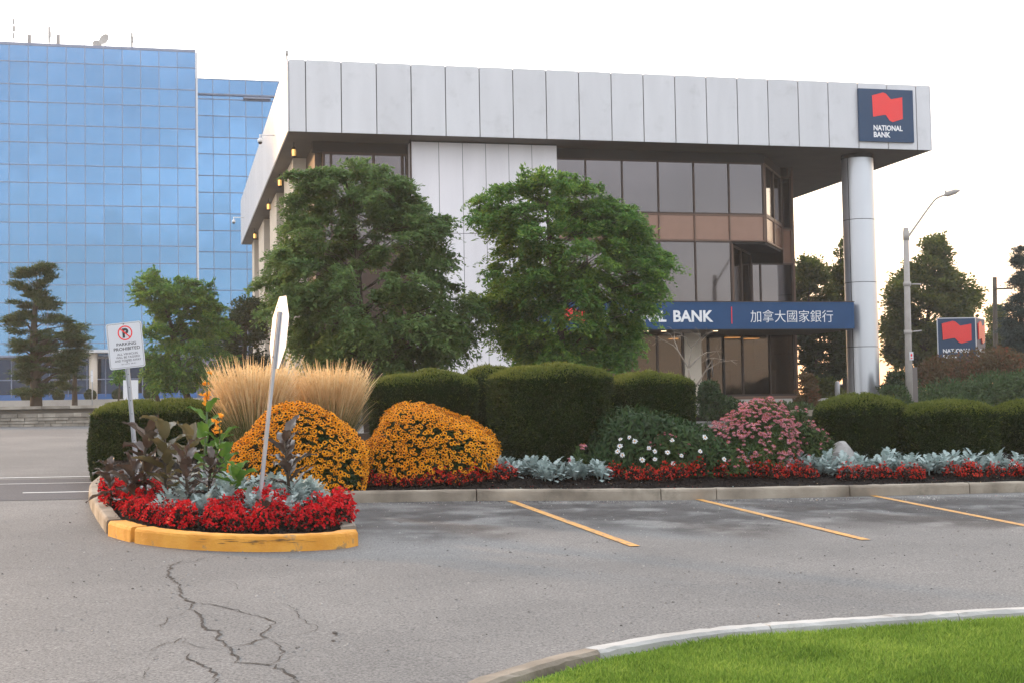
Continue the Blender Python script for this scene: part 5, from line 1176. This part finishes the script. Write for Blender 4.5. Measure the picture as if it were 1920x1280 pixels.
def daisy_mound(label, name, d, x0, x1, ytop, ybot, b_, nfl, seed, petal='petal', cone='cone', leaf='bedleaf', rad=.039, npet=11, lo=-.1, twin=None):
    r_ = np.random.default_rng(seed); c = at((x0 + x1) / 2, ybot, d); pl, pr2 = at(x0, ytop, d), at(x1, ytop, d); a_ = (pr2[0] - pl[0]) / 2; h = at((x0 + x1) / 2, ytop, d)[2] - c[2]
    t = thing(name, label, 'flowers', c)
    m = MB(); n = 9000; P, s = dome_points(n, c, a_ * .97, b_ * .97, h * .97, r_, 0, .08, seed); n = len(P); P = c + (P - c) * r_.uniform(.55, 1.0, (n, 1)) ** .5
    m.cards(P, s * .5 + r_.normal(0, .6, (n, 3)) + [0, 0, -.1], s + r_.normal(0, .5, (n, 3)), r_.uniform(.06, .13, n), r_.uniform(.022, .045, n)); m.build('foliage', M[leaf], t)
    m = MB(); P, s = dome_points(nfl * 6, c, a_, b_, h, r_, -.02, .08, seed)
    # thin flowers out low down on the mound where leaves show
    g_ = np.sin(P[:, 0] * 9 + seed) * np.sin(P[:, 1] * 7 + seed) * np.sin(P[:, 2] * 8 + P[:, 0] * 4)
    pk = np.clip(.42 + 1.1 * s[:, 2], .16, 1) * np.where(g_ > .42, .35, 1)
    kp = r_.uniform(0, 1, len(P)) < pk; P, s = P[kp][:nfl], s[kp][:nfl]
    P = P + s * r_.uniform(.0, .06, (len(P), 1)); fn = s * .8 + r_.normal(0, .42, s.shape) + [0, -.25, .5]
    flowers(m, P, fn, rad * r_.uniform(.6, 1.18, len(P)), npet, r_, droop=.22, pw=.72); m.build('blossoms', [M[petal], M[cone]], t)
    m = MB(); k = r_.choice(len(P), min(160, len(P)), replace=False)
    for i in k: q_ = P[i]; e_ = q_ + (c - q_) * .35; m.tube([q_ - s[i] * .005, e_], .004, 4, cap=False)
    m.build('stems', M['stem'], t)
    return t
daisy_mound('dome of orange black eyed daisies nearest the island, right behind the octagonal sign', 'daisy_mound', 18.9, 440, 688, 775, 918, .85, 3600, 71)
daisy_mound('dome of orange black eyed daisies beside the tallest hedge', 'daisy_mound', 20.1, 678, 926, 770, 896, .85, 3600, 72)

# straw grasses
def plume_grass(label, d, x0, x1, ytop, ybot, seed, n=1300):
    r_ = np.random.default_rng(seed); c = at((x0 + x1) / 2, ybot, d); H = at((x0 + x1) / 2, ytop, d)[2] - c[2]; a_ = (at(x1, ytop, d)[0] - at(x0, ytop, d)[0]) / 2
    t = thing('ornamental_grass', label, 'ornamental grass', c)
    def blades(mb, n, h, sp_, rt, w0, w1, z0f=0.0, fuzz=None):
        an = r_.uniform(0, 2 * PI, n); rr = np.sqrt(r_.uniform(0, 1, n)); dr = np.c_[np.cos(an), np.sin(an), np.zeros(n)]
        b = c + dr * (rr * rt)[:, None]; tip = b + dr * (rr * sp_ * r_.uniform(.7, 1.15, n))[:, None]; tip[:, 2] = c[2] + h; nod = dr * (.10 * H * r_.uniform(0, 1, n) ** 2)[:, None]
        sd = nrm(np.c_[-dr[:, 1], dr[:, 0], np.zeros(n)] + r_.normal(0, .5, (n, 3)) * [1, 1, 0])
        T_ = np.linspace(0, 1, 6); rows = []
        for t_ in T_:
            p = b + (tip - b) * np.array([t_ ** 1.5, t_ ** 1.5, t_]) + nod * t_ ** 5 - [0, 0, 1] * (np.linalg.norm(nod, axis=1) * t_ ** 5 * .4)[:, None]
            w_ = w0 + (w1 - w0) * t_ if fuzz is None else fuzz(t_); rows.append(np.stack([p - sd * w_ / 2, p + sd * w_ / 2], 1))
        R3 = np.stack(rows, 1)                       # n,6,2,3
        V = R3.reshape(-1, 3); base = (np.arange(n) * 12)[:, None]
        F = np.concatenate([base + np.array([[2 * k, 2 * k + 1, 2 * k + 3, 2 * k + 2]]) for k in range(5)])
        mb.add(V, F)
    m = MB(); blades(m, 1500, H * r_.uniform(.35, .68, 1500), a_ * .75, a_ * .42, .009, .002); m.build('leaves', M['grassblade'], t)
    hh = H * np.clip(r_.normal(.82, .15, n), .42, 1.12)
    def fz(t_): return .003 if t_ < .5 else (.015 if t_ < .9 else .003)
    m = MB(); blades(m, n, hh, a_ * .62, a_ * .48, 0, 0, fuzz=fz)
    # bristles that make each seed head feathery
    k = 7000; an = r_.uniform(0, 2 * PI, k); rr = np.sqrt(r_.uniform(0, 1, k)); dr = np.c_[np.cos(an), np.sin(an), np.zeros(k)]; zf = r_.uniform(.45, 1.0, k)
    P = c + dr * (rr * a_ * (.48 + .55 * zf))[:, None] * [1, 1, 0] + np.c_[np.zeros((k, 2)), H * zf * (1 - .22 * rr * r_.uniform(0, 1, k))]
    m.cards(P, dr * .3 + r_.normal(0, .34, (k, 3)) + [0, 0, 1], r_.normal(0, 1, (k, 3)), .075, .012); m.build('plumes', M['plume'], t)
plume_grass('tall straw coloured grass clump to the left of the octagonal sign', 21.6, 392, 562, 684, 850, 81)
plume_grass('tall straw coloured grass clump to the right of the octagonal sign', 22.2, 545, 695, 690, 850, 82)

# broad leaved shrub with white daisies; coneflowers
def leafy(label, name, d, x0, x1, ytop, ybot, b_, n, seed, leaf, ll, lw, cat='shrub', lump=.1):
    r_ = np.random.default_rng(seed); c = at((x0 + x1) / 2, ybot, d); a_ = (at(x1, ybot, d)[0] - at(x0, ybot, d)[0]) / 2; h = at((x0 + x1) / 2, ytop, d)[2] - c[2]
    t = thing(name, label, cat, c); m = MB(); P, s = dome_points(n, c, a_, b_, h, r_, 0, lump, seed); k = len(P); P = c + (P - c) * r_.uniform(.45, 1.02, (k, 1)) ** .4
    m.cards(P, s * .35 + r_.normal(0, .5, (k, 3)) + [0, 0, -.35], s + r_.normal(0, .35, (k, 3)), ll * r_.uniform(.6, 1.3, k), lw * r_.uniform(.7, 1.3, k), tip=-.1); m.build('foliage', M[leaf], t)
    return t, c, a_, h, r_
t, c, a_, h, r_ = leafy('dark green leafy perennial dotted with white daisies beside the tallest hedge', 'daisy_shrub', 20.6, 1080, 1380, 776, 900, .75, 11000, 91, 'bedleaf', .12, .035)
m = MB(); W8 = [(1163, 822), (1180, 819), (1190, 826), (1162, 835), (1167, 852), (1217, 839), (1228, 845), (1204, 861), (1228, 860), (1252, 847), (1260, 824), (1322, 819), (1313, 845), (1262, 868), (1278, 853), (1358, 860), (1158, 845)]
P = []; 
for x, y in W8:
    k = ray(x, y); lo_, hi_ = 19.3, 20.6      # walk along the sight line to the skin of the shrub
    for q_ in np.linspace(19.2, 21.2, 80):
        p_ = at(x, y, q_); e_ = (p_ - c) / [a_, .75, h]
        if (np.abs(e_) ** 2.6).sum() < 1.25: break
    P.append(p_)
P = np.array(P); flowers(m, P, nrm((P - c) / [a_, .75, h]) + [0, -.7, .35] + r_.normal(0, .2, P.shape), r_.uniform(.034, .05, len(P)), 9, r_, droop=.1, pw=.6, cone=.25)
m.build('blossoms', [M['whitepetal'], M['petal']], t)
def coneflower(label, d, x0, x1, ytop, ybot, b_, nfl, seed, nleaf=9000, name='coneflower_clump', rad=.036):
    t, c, a_, h, r_ = leafy(label, name, d, x0, x1, ytop + 14, ybot, b_, nleaf, seed, 'bedleaf2', .12, .03, 'flowers', .12)
    P, s = dome_points(nfl * 3, c, a_ * 1.05, b_, h * 1.06, r_, .05, .07, seed); kp = r_.uniform(0, 1, len(P)) < np.clip(.5 + s[:, 2], .2, 1); P, s = P[kp][:nfl], s[kp][:nfl]
    P += r_.normal(0, .04, P.shape) + [0, 0, .02]; m = MB()
    flowers(m, P, s * .4 + r_.normal(0, .3, s.shape) + [0, -.15, .8], rad * r_.uniform(.75, 1.15, len(P)), 11, r_, cone=.36, cone_h=.34, droop=.55, pw=.6); m.build('blossoms', [M['pink'], M['rustcone']], t)
    m = MB()
    for i in range(0, len(P), 2): m.tube([P[i], P[i] + (c - P[i]) * .4 + [0, 0, -.05]], .0035, 4, cap=False)
    m.build('stems', M['stem'], t); return t
coneflower('tall mound of pink coneflowers to the right of the white daisies', 20.9, 1325, 1500, 760, 900, .7, 800, 95, rad=.04)
coneflower('loose low pink coneflowers between the tall mound and the round hedge', 21.4, 1455, 1566, 792, 890, .55, 150, 96, 5000)
coneflower('small cluster of pink coneflowers before the tallest hedge', 20.2, 1074, 1104, 828, 886, .14, 7, 97, 260, rad=.045)
coneflower('low dusky pink coneflowers amid the white daisies', 20.0, 1222, 1282, 803, 850, .12, 34, 98, 300, rad=.03)
coneflower('few pale pink coneflowers low beside the scarlet row', 19.9, 1368, 1398, 845, 885, .14, 9, 99, 260, rad=.036)
coneflower('small pink coneflower tuft behind the boulder', 23.5, 1478, 1518, 752, 800, .14, 14, 100, 300, rad=.04)

# silver dusty miller, red bedding: a few shapes of each, copied
def bed_proto(kind, seed):
    r_ = np.random.default_rng(seed); z = np.zeros(3); m = MB()
    if kind == 'silver':
        nl = 46; an = r_.uniform(0, 2 * PI, nl); el = r_.uniform(.05, 1.4, nl); L = r_.uniform(.065, .125, nl)
        dv = np.c_[np.cos(an) * np.cos(el), np.sin(an) * np.cos(el), np.sin(el)]; rt = dv * [.05, .05, 0] + [0, 0, 1] * r_.uniform(.0, .15, (nl, 1))
        m.tube([z, [0, 0, .12]], .01, 5, 0)
        for i in range(nl):                  # a lobed leaf: three fingers per side of a midrib
            a_ = dv[i]; s = nrm(np.cross(a_, [0, 0, 1.])); u_ = np.cross(s, a_); b = rt[i] + a_ * .03
            pts = [b]
            for f_, w_ in ((.25, .28), (.38, .12), (.5, .36), (.62, .15), (.75, .26), (1.0, 0)): pts.append(b + a_ * L[i] * f_ + s * L[i] * w_ - u_ * L[i] * .30 * f_ * f_ + u_ * .05 * L[i] * (w_ > .2))
            for f_, w_ in ((.75, .26), (.62, .15), (.5, .36), (.38, .12), (.25, .28)): pts.append(b + a_ * L[i] * f_ - s * L[i] * w_ - u_ * L[i] * .30 * f_ * f_ + u_ * .05 * L[i] * (w_ > .2))
            m.poly(pts, 0)
        return m
    n = 260 if kind == 'red' else 170
    s = sph(n * 2, r_); s = s[s[:, 2] > -.1][:n]; n = len(s); H = .20
    P = s * [.15, .15, H] * (1 + .2 * np.sin(s[:, :1] * 6 + seed)) * r_.uniform(.55, 1, (n, 1)) + [0, 0, .03]
    m.cards(P, s + r_.normal(0, .5, (n, 3)), s + r_.normal(0, .4, (n, 3)), .05, .03, 1)
    k = 190 if kind == 'red' else 80
    s = sph(k * 3, r_); s = s[s[:, 2] > .05][:k]; k = len(s)
    P = s * [.155, .155, H + .03] * (1 + .2 * np.sin(s[:, :1] * 6 + seed)) + [0, 0, .03] + r_.normal(0, .008, (k, 3))
    for j in range(2): m.cards(P + r_.normal(0, .005, (k, 3)), r_.normal(0, 1, (k, 3)), s * .9 + r_.normal(0, .45, (k, 3)), r_.uniform(.026, .044, k), r_.uniform(.022, .034, k), 0)
    return m
PR = {}
for kd, mats in (('silver', [M['silver']]), ('red', [M['redflower'], M['bronzeleaf']]), ('scarlet', [M['redflower2'], M['bronzeleaf']])):
    PR[kd] = []
    for k in range(5):
        ob = bed_proto(kd, 200 + k).build({'silver': 'dusty_miller', 'red': 'red_bedding_plant', 'scarlet': 'scarlet_bedding_plant'}[kd], mats); PR[kd].append([ob, False])
def put(kd, p, s, label, cat, group):
    k = rng.integers(0, 5); e_ = PR[kd][k]
    if e_[1]: ob = e_[0].copy(); col.objects.link(ob)
    else: ob = e_[0]; e_[1] = True
    ob.location = p; ob.rotation_euler = (0, 0, rng.uniform(0, 6.28)); ob.scale = (s, s, s * rng.uniform(.9, 1.1)); tag(ob, label, cat, group); return ob
def ondirt(x, y): return np.array([x, y, float(soilz(x, y))])
# island: red ring in front, silver middle
isl = np.vstack([front, left[::-1][::-1][:22]])
cent = np.array([-3.2, 15.6])
fr_in = lambda f: front + Nf * 0 + (cent - front) * f
LBR, LBS = 'bright red bedding plant in the yellow kerbed island', 'silver dusty miller in the middle of the yellow kerbed island'
for row, (f_, ns, lo_, hi_) in enumerate(((.27, 18, .02, .99), (.38, 15, .02, .97), (.47, 5, .02, .3), (.48, 4, .78, .97), (.58, 3, .86, .99))):
    L = np.vstack([smoothline(left[20::-5], 20), front[::-1]])
    L = L + (cent + np.array([-.2, .9]) * (row * .12) - L) * f_
    d = np.r_[0, np.cumsum(np.linalg.norm(np.diff(L, axis=0), axis=1))]
    for s in np.linspace(lo_, hi_, ns):
        p = np.array([np.interp(s * d[-1], d, L[:, 0]), np.interp(s * d[-1], d, L[:, 1])]) + rng.normal(0, .04, 2)
        put('red', ondirt(*p), rng.uniform(.66, .95) * (1.12 if s > .7 or s < .3 else .85), LBR, 'flowers', 'red bedding plants in the island')
for x, y in [(-4.85, 17.0), (-4.6, 16.4), (-4.35, 16.0), (-1.85, 14.6), (-1.9, 15.2), (-1.95, 15.6), (-2.05, 14.9)]: put('red', ondirt(x, y), rng.uniform(.95, 1.2), LBR, 'flowers', 'red bedding plants in the island')
for i in range(60):
    x, y = rng.uniform(-3.75, -2.3), rng.uniform(14.75, 17.0); put('silver', ondirt(x, y), rng.uniform(.85, 1.15), LBS, 'plant', 'silver dusty miller in the island')
# strip behind the long kerb
def along(px, off):
    i = np.argmin(np.linalg.norm(mk - lot(px, 937)[:2], axis=1)); T = nrm(mk[min(i + 1, 119)] - mk[max(i - 1, 0)]); return mk[i] + np.array([-T[1], T[0]]) * off + T * rng.uniform(-.05, .05)
def dense(px, off, nsub=1):
    q_ = lot(px, 937 - 15 * (px - 1235) / 685 if px > 1235 else 938)[:2]; i = np.argmin(np.linalg.norm(mk - q_, axis=1)); i = min(max(i, 1), 118); T = nrm(mk[i + 1] - mk[i - 1]); s_ = (q_ - mk[i]) @ T; return mk[i] + T * s_ + np.array([-T[1], T[0]]) * off
LS, LR_ = 'scarlet bedding plant in the row behind the long grey kerb', 'silver dusty miller in the row behind the long grey kerb'
GS, GM = 'scarlet bedding plants along the kerb', 'silver dusty miller along the kerb'
for px in np.arange(680, 905, 21): put('scarlet', ondirt(*dense(px + rng.uniform(-8, 8), .72 + rng.uniform(-.12, .12))), rng.uniform(.6, .9), LS, 'flowers', GS)
for px in list(np.arange(890, 1010, 21)) + [1165, 1182] + list(np.arange(1205, 1440, 22)) + list(np.arange(1440, 2000, 20)):
    if rng.uniform() < .86: put('scarlet', ondirt(*dense(px + rng.uniform(-9, 9), (1.1 if px < 1600 else .82) + rng.uniform(-.16, .12))), rng.uniform(.58, .95), LS, 'flowers', GS)
for px in np.arange(925, 1165, 16):
    for o_ in (1.35, 1.65): put('silver', ondirt(*dense(px + rng.uniform(-8, 8), o_ + rng.uniform(-.1, .1) - (.3 if 1010 < px < 1150 else 0))), rng.uniform(.85, 1.2), LR_, 'plant', GM)
for px in np.arange(1450, 2000, 16):
    for o_ in ((1.5, 1.85) if px < 1600 else (1.15, 1.4)): put('silver', ondirt(*dense(px + rng.uniform(-8, 8), o_ + rng.uniform(-.12, .12))), rng.uniform(.9, 1.25), LR_, 'plant', GM)

# fallen petals and dry leaves on the soil, kerb and asphalt edge
lp_ = []
for i in range(260):
    p = dense(rng.uniform(640, 1990), rng.uniform(-.5, .9)); lp_.append([p[0], p[1], float(soilz(*p)) + .012 if (p - mk[0]) @ bv[:2] - np.interp((p - mk[0]) @ bu[:2], _kt, _ks) > .2 else float(terrain(*p)) + (.155 if (p - mk[0]) @ bv[:2] - np.interp((p - mk[0]) @ bu[:2], _kt, _ks) > 0 else .006)])
lp_ = np.array(lp_); n = len(lp_); m = MB()
for k_, mi in ((slice(0, 90), 0), (slice(90, 170), 1), (slice(170, n), 2)): q_ = lp_[k_]; m.cards(q_, rng.normal(0, 1, (len(q_), 3)) * [1, 1, .1], rng.normal(0, .25, (len(q_), 3)) + [0, 0, 1], rng.uniform(.012, .035, len(q_)), rng.uniform(.008, .016, len(q_)), mi)
tag(m.build('leaf_litter', [M['redflower'], M['plume'], M['silver']]), 'fallen petals and dry leaf scraps strewn along the kerb', 'litter', kind='stuff')

# cannas
def canna(label, px, py, d, height, nleaf, seed, leaf='canna', stem='bstem', flower=0, name='canna_plant', spread=.5, ls=.42, zoff=0):
    r_ = np.random.default_rng(seed); b = at(px, py, d); b[2] = float(soilz(b[0], b[1])) - .01
    t = thing(name, label, 'canna', b); st_ = MB(); lf = []
    lean = r_.normal(0, .06, 2); tipv = b + [lean[0], lean[1], height * .8]; st_.tube([b, (b + tipv) / 2 + [lean[1] * .3, 0, 0], tipv], [.020, .016, .011], 7)
    an0 = r_.uniform(0, 6.28)
    for i in range(nleaf):
        f_ = .22 + .72 * i / max(nleaf - 1, 1); s0 = b + (tipv - b) * f_; an = an0 + i * 2.4 + r_.normal(0, .3); up_ = .15 + .85 * f_ + r_.normal(0, .25); L = ls * r_.uniform(.75, 1.15) * (1 - .25 * abs(f_ - .5)); Wd = L * r_.uniform(.42, .56)
        dh = np.array([math.cos(an), math.sin(an), 0]); sd = np.array([-dh[1], dh[0], 0]); ns, nw = 9, 5; curl = r_.uniform(.6, 2.2); roll_ = r_.uniform(.15, .75); P = np.zeros((ns, nw, 3)); p = s0 + dh * L * .10 + bz * .02; st_.tube([s0, p + dh * L * .05], [.007, .006], 5, cap=False); ang = min(up_, 1.35)
        for a_ in range(ns):
            t_ = a_ / (ns - 1); w_ = Wd / 2 * (math.sin(PI * min(1, t_ * .92 + .06) ** .8) ** .8 if t_ < 1 else 0.02); dvec = dh * math.cos(ang) + bz * math.sin(ang); nv = -dh * math.sin(ang) + bz * math.cos(ang)
            for c in range(nw):
                q_ = (c - (nw - 1) / 2) / ((nw - 1) / 2); P[a_, c] = p + sd * q_ * w_ + nv * w_ * (abs(q_) ** 1.3) * roll_ + nv * .014 * abs(q_) * math.sin(t_ * 15 + c * 2 + seed + i)
            p = p + dvec * L / (ns - 1); ang -= curl / (ns - 1) * (t_ * 1.6)
        m = MB(); m.grid(P, 0, True); m.build('leaf', M[leaf], t)
    if flower:
        fs = MB(); tp = tipv + bz * height * .28; st_.tube([tipv, tp], [.010, .008], 6); C = []
        for i in range(flower):
            c = tp - bz * r_.uniform(0, height * .24) + r_.normal(0, .025, 3); k = 7; s = sph(k, r_) * [1, 1, .6] + [0, 0, .35]
            fs.cards(np.repeat(c[None], k, 0) + nrm(s) * .026, s, r_.normal(0, 1, (k, 3)), .065, .034)
        fs.build('blossoms', M['cannaflower'], t)
    st_.build('stem', M[stem], t); return t
canna('tall bronze leaved canna just below the parking prohibited sign', 275, 915, 15.9, 1.12, 13, 301, ls=.34)
canna('bronze leaved canna with olive upright leaves right of the sign post', 312, 918, 15.7, 1.15, 13, 302, 'cannao', ls=.33)
canna('short bronze canna at the left edge of the island beside the grey kerb', 212, 905, 16.4, 0.62, 11, 303, ls=.26)
canna('bronze canna standing in front of the silver leaves', 358, 948, 15.0, 0.80, 13, 304, ls=.27)
canna('maroon canna between the sign post and the green canna', 345, 905, 16.3, 0.95, 12, 305, 'cannao', ls=.29)
canna('bronze canna with rolled top leaf in front of the orange daisy dome', 545, 905, 15.9, 0.98, 14, 306, ls=.33)
canna('tiny bronze canna shoot among the red flowers at the front kerb', 495, 970, 14.3, 0.29, 6, 307, ls=.2)
canna('tall green canna with an orange flower spike, left of the straw grass', 378, 900, 17.3, 1.42, 9, 308, 'cannag', 'stem', 9, ls=.36)
canna('green canna with paired orange flowers before the orange daisy dome', 425, 905, 16.6, 0.86, 9, 309, 'cannag', 'stem', 8, ls=.30)
canna('low fresh green canna amid the silver leaves', 442, 935, 15.4, 0.44, 11, 310, 'cannag', 'stem', 0, ls=.26)
canna('low brown canna leaning out over the grey kerb at the left', 245, 930, 15.6, 0.62, 11, 311, ls=.28)
canna('slender brown canna just right of the one in front of the silver leaves', 392, 945, 15.3, 0.66, 11, 312, ls=.25)

for o in list(bpy.data.objects):
    for k in ('_o', '_rz'):
        if k in o: del o[k]
